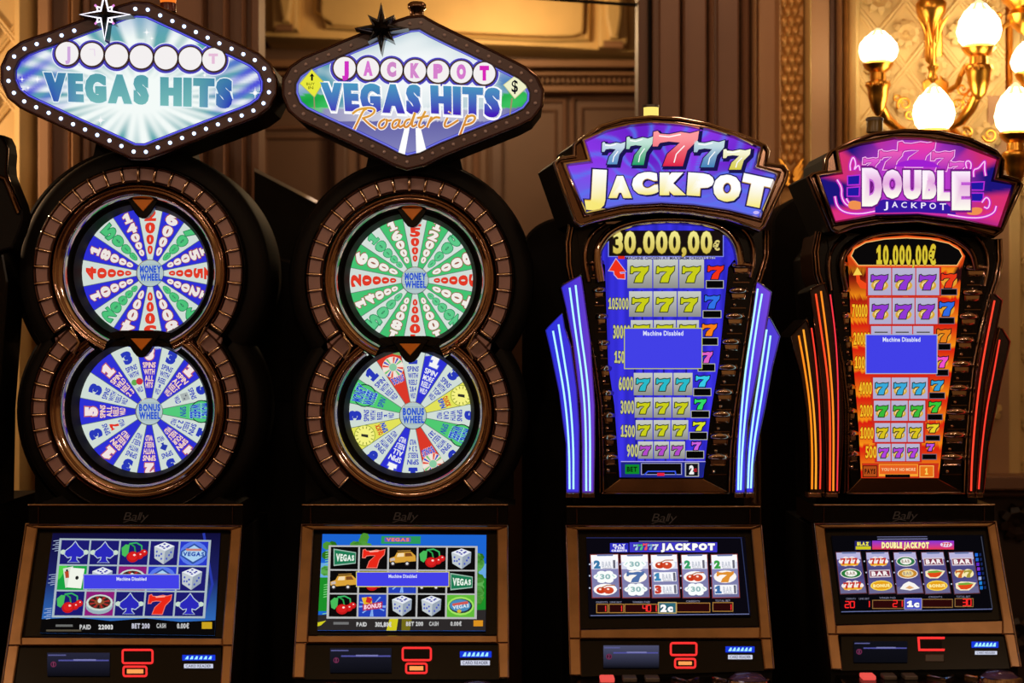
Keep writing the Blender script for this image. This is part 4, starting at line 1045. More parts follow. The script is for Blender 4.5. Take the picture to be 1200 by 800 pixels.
# script word drawn with a broad pen
pen = {'R': [[(346, 552), (362, 520), (385, 470), (400, 464)], [(338, 486), (360, 468), (400, 460), (428, 462), (436, 475), (415, 495), (380, 505)], [(385, 505), (410, 530), (440, 550)]],
       'o': [[(478, 508), (458, 518), (450, 535), (456, 548), (472, 546), (484, 530), (486, 512), (478, 508), (492, 516), (506, 512)]],
       'a': [[(536, 510), (518, 514), (508, 530), (510, 546), (524, 544), (538, 526), (542, 508)], [(540, 510), (534, 534), (542, 544), (558, 532)]],
       'd': [[(586, 508), (568, 512), (558, 530), (562, 544), (576, 540), (590, 520), (606, 480)], [(606, 480), (590, 530), (596, 542), (612, 530)]],
       't': [[(650, 474), (630, 510), (620, 538), (630, 546), (646, 534)], [(614, 504), (664, 494)]],
       'r': [[(652, 532), (668, 510), (672, 500), (680, 508), (694, 502), (688, 520), (682, 540), (692, 544), (710, 528)]],
       'i': [[(728, 500), (716, 526), (720, 540), (738, 528)], [(738, 480), (740, 477)]],
       'p': [[(772, 494), (756, 530), (742, 572)], [(764, 514), (786, 498), (800, 506), (792, 524), (770, 532)]],
       'p2': [[(800, 530), (822, 512), (832, 494)], [(838, 490), (820, 530), (800, 574)], [(830, 508), (852, 492), (866, 500), (858, 520), (834, 532)]]}
pen.pop('p'); pen['i'] = [[(744, 502), (730, 528), (734, 543), (756, 534), (790, 512)], [(752, 482), (755, 477)]]; pen['p2'] = [[(830, 490), (814, 530), (796, 578)], [(818, 506), (846, 490), (864, 500), (852, 524), (816, 534)]]
pen['r'] = [[(676, 498), (664, 522), (656, 544)], [(662, 526), (678, 508), (694, 499), (712, 503)]]
for wpx, col, in ((4.6, 'fff8f0'), (2.6, None)):
    for strokes in pen.values():
        for st in strokes:
            p = smoothp(crop(320, 0, K, st), closed=False, it=2)
            A.line(p, wpx, col or vgrad(125, 158, 'e0a838', 'd07838')); A.l -= 1
    A.up(2)
A.build('sign_word', fc)
star_part(M2, 446.5, 33, 30, 32, 30, 31, 22, False)
lathe('beacon', W(488.5, 30, 0), [(.024, -.01), (.024, .01), (.02, .02), (.021, .045), (.027, .05), (.027, .062), (.02, .068), (0, .068)], DCHROME, M2, axis='z', seg=22)
lower_console(M2, 592, (354, 595), [(354, 617), (595, 618.5), (596, 796), (344, 796)], [(368, 622.6), (582.6, 622.6), (582.6, 746), (361, 746)], 755, 796)
SQ = [(378, 626), (570, 627), (569, 739.5), (372, 739)]
s2 = screen(M2, SQ); Q = BQ(*SQ); A = Art(CP, .0025)
A.q(Q, [(0, 0), (1, 0), (1, 1), (0, 1)], '1c64d0'); A.q(Q, [(0, .3), (1, .3), (1, .5), (0, .5)], '68a8e0'); A.q(Q, [(0, .45), (1, .45), (1, .8), (0, .8)], '1c8c28')
random.seed(8)
for k in range(60):
    u = random.choice((random.random()*.28, .93+random.random()*.07)); v = random.random()*.5+(.02 if u < .28 else .2)
    qe(A, Q, min(max(u, .03), .96), v, .03, .045, random.choice(('2c6c18', '4c9430', '387c20', '5cac50')), 7); A.l -= 1
A.up(2)
for v in (.2, .55, .85):
    for k in range(6): A.line([Q(.025, v-.02+.025*k), Q(.055, v-.03+.025*k)], .8, '88e088'); A.l -= 1
A.up(); A.q(Q, [(0, .84), (1, .78), (1, 1), (0, 1)], '2c2828'); A.q(Q, [(.43, .86), (.48, .86), (.47, 1), (.41, 1)], 'd0c820'); A.q(Q, [(.5, .88), (.56, .88), (.55, 1), (.5, 1)], '706818')
A.q(Q, [(.36, .02), (.6, .02), (.6, .1), (.36, .1)], '2c9858'); A.q(Q, [(.38, .035), (.54, .035), (.54, .08), (.38, .08)], '6058c0'); A.text('VEGAS', sub(Q, .39, .04, .53, .075), 'f08060', bold=.05)
A.q(Q, [(.0, .92), (.05, .9), (.02, .95), (0, .96)], 'd0c820')
A.build('screen_print', s2)
GQ = BQ((387, 641), (558, 642), (557, 725), (384.6, 724.4)); K0 = '0c0a0a'
def bk(fn): return lambda A, Q: fn(A, Q, K0)
grid(s2, GQ, [[S_vegas, bk(S_seven), S_car, bk(S_cherry), bk(S_dice)], [S_car, bk(S_cherry), S_bonus, S_car, S_vegas], [bk(S_cherry), S_bonus, bk(S_dice), bk(S_dice), S_gsign]], 'b8b8b8')
A = Art(CP, .0072)
A.text('PAID', RQ(418, 730, 430, 735), 'd0d0d0', bold=.04); A.text('301,80€', RQ(440, 730, 459, 735.5), 'd8d8d8', bold=.04); A.text('BET 200', RQ(476, 729.5, 496, 734.5), 'd0d0d0', bold=.04)
A.text('CASH', RQ(503, 729.5, 514, 734.5), 'c0c0c0', bold=.04); A.text('0.00€', RQ(528, 729.5, 541, 734.5), 'c8c8c8', bold=.04); A.rect(555, 728, 566, 735, 'd89020'); A.rect(391, 730, 409, 733, '707070')
A.build('status_line', s2)
message(s2, 417.6, 672, 526.8, 690, CP, 33, 'e8e070')
control_bits(M2, (387, 760, 459, 789), (472, 759.6, 505, 774), (476, 778, 500, 789), (539, 763.7, 576, 771), (540, 774.5, 574, 780), dcol='1c1c28')

# ------------------------------------------------------------------ tall jackpot machines
def fin(M, outline, tubes, face, tcol, edge=CHROME, thick=.22):
    """curved side fin: open outline list (closed polygon px), neon tubes as px polylines"""
    f = prism('side_fin', outline, V(-.02), SHELL, M, thick=thick)
    A = Art(V(-.02), .001); A.poly(offs(outline, -1.2), face) if face else None  # where face is set, neon glow is put into the panel's emissive colour
    if face: A.build('fin_panel', f)
    else: prism('fin_panel', offs(outline, -1.2), V(-.023), PERF, f, thick=.003)
    sweep('fin_edge', outline, V(-.02), prof(1.3, .010, 5), edge, f)
    for i, (pts, w) in enumerate(tubes):
        c = tcol[i % len(tcol)]
        if not face: tube('tube_holder', [W(x, y, -.026) for x, y in smoothp(pts, False, 1)], w*1.0/PPM, PERF, f, 6)
        col = glow('neon_'+c, c, 1.15)
        tube('neon_tube', [W(x, y, -.034) for x, y in smoothp(pts, False, 2)], w/PPM, col, f, 6)
def mirror_pts(p): return p
def jackpot_body(M, L, R, topc, foot):
    """L / R: outer chrome outline px polylines (top to bottom); foot y"""
    poly = L + R[::-1]
    prism('housing', poly, V(0), BLACK, M, thick=.3)
    for P_ in (L, R):
        for o, h in ((0, .018), (4.2, .012)):
            s = 1 if P_ is L else -1
            sweep('chrome_rail', offs(P_, -o*s*1.0 if P_ is L else o, False), V(-.005), prof(1.9, .014, 7, .01), CHROME, M, closed=False)
def ribs(M, pos, side, name='chrome_rib', mat=CHROME):
    """pos: list of (x0, x1, y, h)"""
    for x0, x1, y, h in pos:
        s = h/PPM
        p = [W(x0, y-h*.35, -.004), W(x0+(x1-x0)*.15, y-h*.4, -.02), W((x0+x1)/2, y-h*.42, -.028), W(x1-(x1-x0)*.15, y-h*.4, -.02), W(x1, y-h*.35, -.004)]
        tube(name, p, [s*.08, s*.13, s*.15, s*.13, s*.08], mat, M, 8)
        xa, xb = (x0+1, x1-1)
        prism('rib_bridge', [(x0-1, y-h*.55), (x1+1, y-h*.55), (x1-(x1-x0)*.08, y-h*.02), (x0+(x1-x0)*.08, y-h*.02)], V(-.014), CHROME, M, thick=.025, bev=min(3, (x1-x0)*.2))
        lathe('rib_stud', W((x0+x1)/2-(x1-x0)*.2, y+h*.18, -.012), [(.007, .012), (.0065, 0), (.004, -.004), (0, -.005)], CHROME, M, seg=10)
        tube('rib_lip', [W(x0+2, y+h*.3, -.008), W(x1-2, y+h*.3, -.008)], .003, DCHROME, M, 6)

def seven_rows(S, pl, rows, off, white, num=True, frame=None):
    for r in rows:
        x0, y0, x1, y1, col, txt, scol, (bx0, by0, bx1, by1), (sx0, sy0, sx1, sy1) = r
        w = (x1-x0)/3
        if frame:
            A = Art(pl, off); A.rect(x0-2, y0-1.5, x1+2, y1+1.5, frame); A.build('row_frame', S)
        for k in range(3):
            A = Art(pl, off+.001)
            a, b = x0+k*w+.6, x0+(k+1)*w-.6
            A.poly(rect(a, y0, b, y1), vgrad(y0, y1, *white)); A.l -= 1
            A.up()
            if y1-y0 > 14:
                Q = RQ(a+w*.14, y0+(y1-y0)*.25, b-w*.14, y1-(y1-y0)*.2)
                if frame: A.ell((a+b)/2, y1-(y1-y0)*.36, w*.36, 'd8a840', ry=(y1-y0)*.2); A.ell((a+b)/2, y1-(y1-y0)*.38, w*.26, 'f0d890', ry=(y1-y0)*.13)
                seven(A, Q, col, '303818', 1.1)
            else: A.rect(a+4, y1-3, b-4, y1-1.6, '484838')
            A.build('reel_window', S)
        A = Art(pl, off+.001)
        if frame: A.ell((sx0+sx1)/2, (sy0+sy1)/2, (sx1-sx0)*.52, 'e8a030', ry=(sy1-sy0)*.5)
        seven(A, RQ(sx0, sy0, sx1, sy1), scol, '101018', 1.1); A.build('seven_symbol', S)
        A = Art(pl, off+.001); A.rect(bx0, by0, bx1, by1, 'b8b8a8' if not frame else '706070'); A.rect(bx0+.8, by0+.8, bx1-.8, by1-.8, '060606'); A.build('credit_box', S)
def topper_jackpot(M, outer, inner, vec, face_center, face_fn, name_mat=CHROME, d=-.12):
    pl = V(d)
    prism('topper_shell', offs(outer, -1), V(d+.012), SHELL, M, vec=vec)
    ring_o, ring_i = outer, inner
    # frame: a raised ring between the two outlines
    sweep('topper_frame', inner, pl, [(-.5, .0), (.5, .012), (2, .018), (4, .016), (5.5, .006), (6.2, -.004)], name_mat, M)
    prism('topper_bezel', outer, V(d+.006), DCHROME, M, thick=.02, bev=2)
    sweep('topper_edge', offs(outer, -2.5), pl, prof(2.3, .014, 7, .01), name_mat, M)
    f = prism('topper_face', offs(inner, .5), V(d-.002), MATTE, M, thick=.008)
    A = Art(V(d-.002), .001); A.fan(inner, face_center, face_fn, rings=26, step=3.0); A.build('face_print', f)
    return f

# ================================================================== machine 3
M3 = thing('slot_machine', W(779, zpy(0, .1), .1), 'machine with a violet sevens sign, blue pay table and blue neon side fins', 'slot machine', 'slot machines in the front row')
outer3 = [(647.5, 191), (656, 183), (671, 181), (671, 169), (679, 162), (702.5, 146), (730, 137.5), (763, 134.8), (796, 136.7), (829, 143), (859, 152.6), (884, 162), (897.8, 169), (902.5, 177), (900.5, 190), (918.4, 192.5),
          (924.7, 200.8), (922.5, 211.8), (897, 266), (890, 272), (853.8, 259), (812.5, 251.6), (774, 249), (730, 253), (697, 261), (680.5, 266.8), (672, 261)]
inner3 = [(686.8, 166.4), (710.8, 155.4), (738, 149), (765.8, 146.3), (796, 148), (829, 153.5), (859, 162), (888, 174.6), (882.6, 198), (908, 205), (889, 253.6), (853.8, 244.8), (812.5, 238.7), (774, 236.5), (730, 239),
          (687.4, 248), (665.4, 194.7), (694.8, 191)]
def f3(x, y):
    a = math.atan2(y-235, x-785); r = math.hypot(x-785, y-235)
    c = mix(lin('6a20c8'), lin('8a38e8'), .5+.5*math.sin(a*4)); c = mix(c, lin('5078f0'), max(0, math.sin(a*26+math.sin(r*.12)*1.6))**3*.8)
    t = max(0, min(1, (y-190)/50)); c = mix(c, lin('5c74ee'), t*.8); return c
fc = topper_jackpot(M3, outer3, inner3, Vector((-.04, .3, .0)), (780, 205), f3)
A = Art(V(-.122), .0025)
C3 = lambda a, b, c, d: (620+a/K, 110+b/K, 620+c/K, 110+d/K)
for box_, c0, c1_ in (((312, 205, 410, 300), 'd0e0ec', '5890c8'), ((416, 182, 528, 303), 'c8e8dc', '18a068'), ((828, 235, 944, 323), 'f8f8d8', 'd8cc40'), ((704, 198, 834, 313), 'c8e0e4', '4080b8'), ((530, 158, 724, 308), 'ff9aa0', 'e02048')):
    x0, y0, x1, y1 = C3(*box_)
    p = [RQ(x0, y0, x1, y1)(u, v) for u, v in SEV]; A = Art(V(-.122), .0025)
    A.poly([(x+2.2, y+2) for x, y in offs(p, 2.2)], '1a1450'); A.poly(offs(p, 1.2), '201848'); A.poly(p, vgrad(y0+(y1-y0)*.2, y1*.75+y0*.25, c0, c1_))
    A.line([RQ(x0, y0, x1, y1)(.12, .14), RQ(x0, y0, x1, y1)(.34, .17), RQ(x0, y0, x1, y1)(.6, .1)], 1.3, 'ffffff'); A.line([RQ(x0, y0, x1, y1)(.45, .9), RQ(x0, y0, x1, y1)(.5, .66), RQ(x0, y0, x1, y1)(.68, .42)], 1.2, 'ffffff')
    A.build('sign_seven', fc)
JL = [('J', (240, 322, 328, 458), 3), ('A', (338, 350, 438, 444), 0), ('C', (438, 335, 548, 430), -4), ('K', (556, 335, 668, 432), 0), ('P', (674, 338, 786, 436), 4), ('O', (784, 346, 902, 458), 6), ('T', (900, 350, 1034, 482), 12)]
for ch, bx_, rot in JL:
    A = Art(V(-.122), .0028); x0, y0, x1, y1 = C3(*bx_); Q = RQ(x0, y0, x1, y1, 0, rot)
    A.text(ch, lambda u, v, Q=Q: (Q(u, v)[0]+1.6, Q(u, v)[1]+2), '141248', None, bold=.08, fat=.045)
    A.text(ch, Q, '201858', '201858', ow=.04, bold=.08, fat=.045)
    A.text(ch, Q, 'd8a838', None, bold=.085, fat=.045)
    A.text(ch, Q, vgrad(y0+(y1-y0)*.55, y1, 'ffffff', 'f8e878'), None, bold=.07, fat=.045)
    A.build('sign_letter', fc)
A = Art(V(-.122), .002); A.ell(693, 242, 3, 'c8b8f8', ry=2); A.build('printed_light', fc); A = Art(V(-.122), .002); A.ell(886, 249, 3.5, 'c8b8f8', ry=2); A.build('printed_light', fc)
lathe('beacon', W(763, 136, .02), [(.022, -.01), (.022, .028), (.0, .028)], glow('yellow_beacon', 'ffe070', 1.1), M3, axis='z', seg=20)
lathe('beacon_cap', W(763, 124, .02), [(.024, -.006), (.024, .002), (0, .003)], GREYP, M3, axis='z', seg=20)
L3 = [(672, 262), (668, 285), (668.5, 310), (672, 328), (683, 360), (697, 420), (705, 475), (706.5, 525), (707, 577)]
R3 = [(896, 270), (895.5, 300), (889, 322), (881, 345), (874, 390), (868, 430), (861, 475), (856, 525), (854, 577)]
jackpot_body(M3, L3, R3, None, 577)
prism('display_box', [(676, 268), (892, 268), (886, 320), (850, 570), (712, 570), (684, 330)], V(-.01), BLACK, M3, thick=.02)
# arched chrome around the top of the display
sweep('display_arch', smoothp([(704, 330), (699, 300), (703, 286), (716, 270), (742, 260), (785, 256.5), (828, 260), (852, 270), (864, 288), (867, 310)], False, 2), V(-.018), prof(6, .03, 9, .01), CHROME, M3, closed=False)
sweep('display_arch_line', smoothp([(690, 330), (684, 300), (690, 276), (710, 262)], False, 2), V(-.014), prof(3, .02, 7, .01), CHROME, M3, closed=False)
sweep('display_arch_line', smoothp([(862, 262), (880, 278), (884, 304), (879, 325)], False, 2), V(-.014), prof(3, .02, 7, .01), CHROME, M3, closed=False)
SP = V(-.022)
scr3 = prism('pay_table_screen', [(703, 302), (703, 287), (713.5, 274), (749, 264.5), (785, 262.5), (829, 266), (854, 277), (863, 290), (862, 302), (853.5, 310), (842.5, 425), (832.5, 485), (824, 560), (726, 560), (720, 475), (712.5, 425), (709, 310)], SP, MATTE, M3, thick=.02)
A = Art(SP, .001)
def f3s(x, y):
    n = math.sin(x*.55)*.5+math.sin(x*.23+1)*.5; return mix(lin('3c34e8'), lin('2420a8'), .35+.45*n)
A.fan([(703, 302), (703, 287), (713.5, 274), (749, 264.5), (785, 262.5), (829, 266), (854, 277), (863, 290), (862, 302), (853.5, 310), (842.5, 425), (832.5, 485), (824, 559), (726, 559), (720, 475), (712.5, 425), (709, 310)], (778, 410), f3s, rings=30, step=4)
for x in (741, 751, 775, 805): A.poly([(x, 340), (x+2, 340), (x+6 if x < 778 else x-2, 545), (x+4 if x < 778 else x-4, 545)], '1c1890'); A.l -= 1
A.up(); A.build('screen_print', scr3)
A = Art(SP, .002); A.rect(712.5, 270, 848, 301, '8088e8'); A.rect(713.5, 270, 847, 300, '181010')
A.text('30.000,00', RQ(718.5, 271, 834.5, 297), vgrad(271, 297, 'f4ec90', 'd0b848'), '484010', ow=.03, bold=.045, gap=.06); A.text('€', RQ(835.5, 282, 843.5, 293.5), 'd8c878', bold=.04)
A.rect(733, 301, 838, 303.2, 'b0b0d8'); A.text('MACHINE CHOSEN AT MAXIMUM CREDITS BET', RQ(733, 300.7, 838, 304.2), '303050', bold=.02); A.rect(724, 300, 732, 303.5, 'd82818')
A.build('jackpot_amount', scr3)
A = Art(SP, .0025); ar = crop(620, 300, 4, [(407, 14), (452, 72), (424, 74), (428, 84), (448, 82), (448, 106), (416, 104), (400, 86), (398, 70), (374, 68)])
A.poly(offs(ar, 1), 'c8b0d0'); A.poly(ar, 'f03018'); A.build('arrow_symbol', scr3)
D2 = lambda *a: (620+a[0]/4, 300+a[1]/4, 620+a[2]/4, 300+a[3]/4)
D3 = lambda *a: (620+a[0]/4, 420+a[1]/4, 620+a[2]/4, 420+a[3]/4)
Y7, C7, P7 = 'c8cc18', '28b8c8', 'b048c8'
rows3 = [(*D2(458, 14, 822, 150), Y7, '', 'f03018', D2(828, 113, 912, 152), D2(838, 45, 912, 108)),
         (*D2(466, 165, 808, 284), Y7, '105000', '3070e8', D2(813, 254, 901, 291), D2(824, 184, 894, 246)),
         (*D2(474, 300, 798, 390), Y7, '30000', 'f88018', D2(800, 381, 886, 419), D2(812, 318, 880, 374)),
         (*D2(482, 425, 784, 520), Y7, '15000', 'e060c8', D2(790, 503, 872, 541), D2(806, 447, 860, 500)),
         (*D2(488, 547, 768, 652), C7, '6000', '38c8e8', D2(769, 618, 854, 656), D2(782, 560, 846, 612)),
         (*D2(492, 662, 758, 757), Y7, '3000', '30d868', D2(758, 723, 846, 759), D2(776, 669, 830, 718)),
         (*D3(497, 288, 748, 380), Y7, '1500', 'd8e028', D3(750, 343, 836, 381), D3(769, 296, 826, 338)),
         (*D3(508, 388, 733, 469), P7, '900', 'd060e0', D3(734, 431, 820, 469), D3(763, 389, 806, 428))]
seven_rows(scr3, SP, rows3, .002, ('c8ccc4', '8c8c88'))
A = Art(SP, .003)
for s, (x0, y0, x1, y1) in (('105000', D2(372, 196, 466, 250)), ('30000', D2(394, 324, 474, 386)), ('15000', D2(400, 445, 480, 502)), ('6000', D2(420, 566, 488, 628)), ('3000', D2(429, 677, 492, 738)), ('1500', D3(430, 312, 496, 368)), ('900', D3(458, 402, 510, 460))):
    A = Art(SP, .003); A.text(s, RQ(x0, y0, x1, y1), 'c8c880', '38384c', ow=.05, bold=.03); A.build('payout_number', scr3)
mw = message(scr3, *D2(444, 336, 811, 529), SP, 47, 'd0d850', .009)
bt = prism('status_strip', crop(620, 420, 4, [(430, 480), (828, 480), (812, 558), (432, 556)]), SP, MATTE, scr3, thick=.001, off=.002)
A = Art(SP, .003); A.poly(crop(620, 420, 4, [(430, 480), (828, 480), (812, 558), (432, 556)]), '1c2484'); A.line(crop(620, 420, 4, [(430, 482), (826, 482)]), 1, 'b0a8e8')
A.rect(*D3(450, 496, 516, 540), '108828'); A.text('BET', RQ(*D3(458, 506, 506, 530)), '083010', bold=.05); A.rect(*D3(524, 489, 716, 544), 'a0a0d0'); A.rect(*D3(528, 492, 712, 541), '0a0808')
A.line(crop(620, 420, 4, [(540, 545), (556, 528), (684, 528), (688, 545)]), 1.4, '3858e8'); A.rect(*D3(600, 535, 634, 549), 'e02040'); A.rect(*D3(730, 487, 796, 553), 'b0b0b0'); A.rect(*D3(735, 492, 791, 549), '101014')
A.text('2', RQ(*D3(750, 500, 772, 542)), 'f0f0f0', bold=.07); A.text('c', RQ(*D3(770, 508, 786, 530)), 'c02030', bold=.06); A.build('status_print', bt)
ribs(M3, [(*a, 26) for a in [(691, 708, 318), (695, 710, 350), (699, 712, 381), (702, 714, 412), (705, 716, 442), (707, 718.5, 471), (708, 720.5, 497), (708, 722.5, 523), (708, 724, 546)]], -1)
ribs(M3, [(*a, 29) for a in [(857, 880, 322), (854, 876, 352), (850, 871.5, 382), (846, 867, 412), (842, 864, 442), (838, 859, 471), (835, 857, 497), (832, 855, 523), (829, 853, 547)]], 1)
prism('display_sill', [(728, 560), (822, 560), (853, 576), (707, 576)], V(-.02), CONSOLE, M3, thick=.03, bev=1)
sweep('sill_edge', [(705, 578), (855, 578)], V(-.02), prof(1.6, .01, 5), CHROME, M3, closed=False)
BF = hgrad(655, 700, '2c30d8', '7040c8')
inL = [(657.5, 337), (660, 334), (681, 322), (684, 342), (692, 400), (697, 475), (697, 520), (696, 577), (682, 577), (682, 520), (680, 475), (671, 400), (663, 360)]
ouL = [(639, 387), (642, 383), (659, 366), (662, 384), (669, 405), (676, 455), (679, 500), (679, 577), (663.5, 577), (663, 520), (659, 492), (655, 460), (645, 412)]
inR = [(886, 330), (889, 331), (904, 342), (903, 348), (895, 400), (885, 450), (876, 495), (873, 577), (861, 577), (863, 520), (866, 482), (871, 445), (880, 382)]
ouR = [(899, 372), (902, 372), (914, 394), (912, 402), (905, 430), (897, 475), (889, 512), (883.5, 545), (883, 577), (874, 577), (874, 530), (879, 495), (888, 445)]
NT = ['b0f0f8']
fin(M3, inL, [([(667.5, 337), (674, 385), (682, 440), (686.5, 490), (687, 575)], 1.1), ([(674.5, 334), (680, 385), (688, 440), (691.5, 490), (691.5, 575)], 1.1)], BF, NT)
fin(M3, ouL, [([(648, 387.5), (654, 420), (662, 465), (667, 520), (667.5, 573)], 1.1), ([(654.5, 380), (661, 420), (668, 465), (672, 520), (672, 573)], 1.1)], hgrad(640, 682, '2830d8', '4838d8'), NT)
fin(M3, inR, [([(888, 338), (882, 380), (874, 430), (869, 480), (866, 530), (865, 574)], 1.1), ([(893, 344), (887, 380), (880, 430), (874, 480), (869.5, 530), (868, 574)], 1.1)], hgrad(868, 904, '3838e0', '7848d8'), NT)
fin(M3, ouR, [([(898.5, 386), (892, 430), (884, 480), (878, 530), (876.5, 572)], 1.1), ([(903, 393), (898, 430), (890, 480), (882, 530), (880, 572)], 1.1)], hgrad(880, 914, '3838e0', '5840d0'), NT)
for x0, x1 in ((663, 679), (682, 697), (861, 872), (874, 884)): prism('fin_foot', rect(x0, 577, x1, 583), V(-.03), CHROME, M3, thick=.05, bev=1.2)
prism('rear_shell', [(668, 300), (690, 262), (880, 262), (890, 300), (880, 450), (872, 592), (672, 592), (682, 450)], V(.1), SHELL, M3, thick=.4, bev=3)
lower_console(M3, 594, (664, 891), [(663, 618.5), (891.6, 618), (906.5, 786), (668, 793)], [(677, 622.6), (880, 622), (890, 736), (680, 739)], 750, 790)
SQ = [(687, 629.5), (873, 629.5), (880, 722), (690, 723)]
s3 = screen(M3, SQ); Q = BQ(*SQ); A = Art(CP, .0025)
A.q(Q, [(0, 0), (1, 0), (1, 1), (0, 1)], '0a0810'); A.line([Q(0, .01), Q(.98, .01)], .8, '282c60'); A.line([Q(.01, .985), Q(.99, .975)], .9, '7078a8')
A.line([Q(.975, .02), Q(.99, .96)], 1.0, '2c3458'); A.line([Q(.33, .055), Q(.64, .055)], .9, '8080b0'); A.build('screen_print', s3)
E3 = lambda *a: (640+a[0]/K, 580+a[1]/K, 640+a[2]/K, 580+a[3]/K)
A = Art(CP, .004); A.rect(*E3(272, 207, 350, 246), '3030c0'); A.text('PLAY', RQ(*E3(284, 211, 338, 222)), 'e8e8ff', bold=.07); A.text('THE', RQ(*E3(288, 223, 334, 233)), 'e8e8ff', bold=.07); A.text('CREDITS', RQ(*E3(278, 235, 344, 244)), 'e8e8ff', bold=.07)
A.rect(*E3(355, 204, 728, 246), '4038c8')
for k, c in enumerate(('a8c8e8', '50c088', 'f05068', '80a8e0', 'd8e0f0')): x = 372+k*20; seven(A, RQ(*E3(x, 212-(4 if k == 2 else 0), x+26, 238)), c, '202060', .5)
A.text('JACKPOT', RQ(*E3(488, 210, 718, 240)), 'ffffff', '201860', ow=.05, bold=.09); A.build('banner', s3)
def reel_strip(S, tl, tr, br, bl, syms, bgc, edge, cyl=None):
    Q = BQ(tl, tr, br, bl); A = Art(CP, .004)
    A.q(Q, [(-.03, -.02), (1.03, -.02), (1.03, 1.02), (-.03, 1.02)], edge)
    N = 6
    for i in range(N): A._add([Q(0, i/N), Q(1, i/N), Q(1, (i+1)/N), Q(0, (i+1)/N)], [(0, 1, 2), (0, 2, 3)], bgc[i])
    A.up()
    for i, s in enumerate(syms): s(A, sub(Q, .06, .04+i*.3+.03, .94, .04+(i+1)*.3+.03))
    A.q(Q, [(.2, 0), (.85, 0), (.8, .04), (.25, .04)], '6878a8')
    A.build('reel_strip', S)
def y_bar(c, n): 
    def f(A, Q):
        A.q(Q, [(.02, .15), (.98, .15), (.98, .88), (.02, .88)], 'f8f8fc'); A.text(n, sub(Q, .04, .2, .32, .85), c, bold=.08)
        A.text('BAR', sub(Q, .38, .3, .78, .75), 'c8ccd8', bold=.05); A.q(Q, [(.85, .2), (.95, .2), (.95, .85), (.85, .85)], '686878'); A.q(Q, [(.4, .8), (.8, .8), (.8, .86), (.4, .86)], 'a8a8b8')
    return f
def y_flower(A, Q):
    for u, v in ((.2, .5), (.8, .5), (.35, .25), (.65, .25), (.35, .78), (.65, .78), (.5, .5)): qe(A, Q, u, v, .2, .22, 'fbfffd', 10); A.l -= 1
    A.up(); A.text('30', sub(Q, .28, .3, .72, .7), '90b8b8', bold=.04); A.line([Q(.1, .55), Q(.2, .35)], .7, '80c8c0'); A.line([Q(.9, .55), Q(.8, .35)], .7, '80c8c0')
def y_cherry(A, Q):
    qe(A, Q, .48, .52, .5, .46, 'fffaf8'); qe(A, Q, .3, .58, .2, .26, 'c83818'); qe(A, Q, .62, .6, .22, .28, 'd04828'); A.line([Q(.3, .4), Q(.55, .2), Q(.9, .2)], 1.2, 'b06838'); qe(A, Q, .26, .5, .06, .08, 'ffe8d8', 8); qe(A, Q, .6, .5, .06, .08, 'ffe8d8', 8)
def y_seven(c): 
    def f(A, Q): qe(A, Q, .5, .5, .5, .5, 'fff8f0'); seven(A, sub(Q, .14, .08, .9, .95), c, None, 0)
    return f
B3 = ['fbfbff', 'd8dcf0', '8888b8', '7c7cac', '8080ac', '6c6c98']
xs = [(190, 305, 198, 312), (318, 432, 327, 440), (446, 556, 453, 568), (576, 684, 584, 693), (703, 812, 710, 822)]
yy = [[y_bar('3878a8', '2'), y_flower, y_cherry], [y_flower, y_seven('5070a8'), y_flower], [y_cherry, y_bar('4088b8', '1'), y_bar('c84030', '3')], [y_bar('38a068', '2'), y_cherry, y_flower], [y_bar('38a048', '2'), y_seven('e09030'), y_bar('4070a8', '1')]]
for (a, b, c, d), sy in zip(xs, yy):
    p = lambda x, y: (640+x/K, 580+y/K)
    reel_strip(s3, p(a, 258), p(b, 256), p(d, 436), p(c, 438), sy, B3, '8a3838')
A = Art(CP, .004)
for x in (182, 312, 440, 570, 698):
    for y in (297, 346, 398): A.ell(640+x/K+1, 580+y/K, 1, 'b8c0d8', n=8); A.l -= 1
A.up(); A.build('payline_dots', s3)['kind'] = 'stuff'
for b in ((215, 467, 262, 503), (268, 467, 330, 503), (335, 467, 477, 503), (556, 462, 697, 500), (710, 460, 795, 497)):
    A = Art(CP, .004); A.line(rect(*E3(*b)), .9, 'a87838', closed=True); A.rect(*E3(b[0]+3, b[1]+3, b[2]-3, b[3]-3), '2a0808'); A.build('led_window', s3)
for s, b in (('1', (238, 474, 262, 498)), ('1', (306, 474, 330, 498)), ('40', (414, 472, 452, 498)), ('1', (456, 472, 476, 498)), ('1', (772, 468, 796, 492))): A = Art(CP, .005); led(A, s, *E3(*b), 'ff3030', w=1.0); A.build('led_digit', s3)
for s, b in (('CREDITS', (212, 455, 262, 462)), ('LINE BET', (272, 455, 322, 462)), ('WINNER PAID', (368, 454, 442, 462)), ('CREDITS', (596, 451, 654, 458)), ('TOTAL BET', (720, 448, 784, 456))): A = Art(CP, .004); A.text(s, RQ(*E3(*b)), '8888a0', bold=.01); A.build('caption', s3)
A = Art(CP, .006); A.rect(*E3(476, 459, 555, 508), 'c0a868'); A.rect(*E3(480, 463, 551, 504), '306878'); A.text('2c', RQ(*E3(486, 470, 540, 502)), 'ffffff', '203040', ow=.04, bold=.07); A.build('denomination_tile', s3)
control_bits(M3, (707, 757, 772, 783.5), (786, 754, 816, 768), (791, 772.5, 814.6, 782.7), (850, 758, 884, 765), (853, 768, 881.5, 773), dcol='4a4c68')

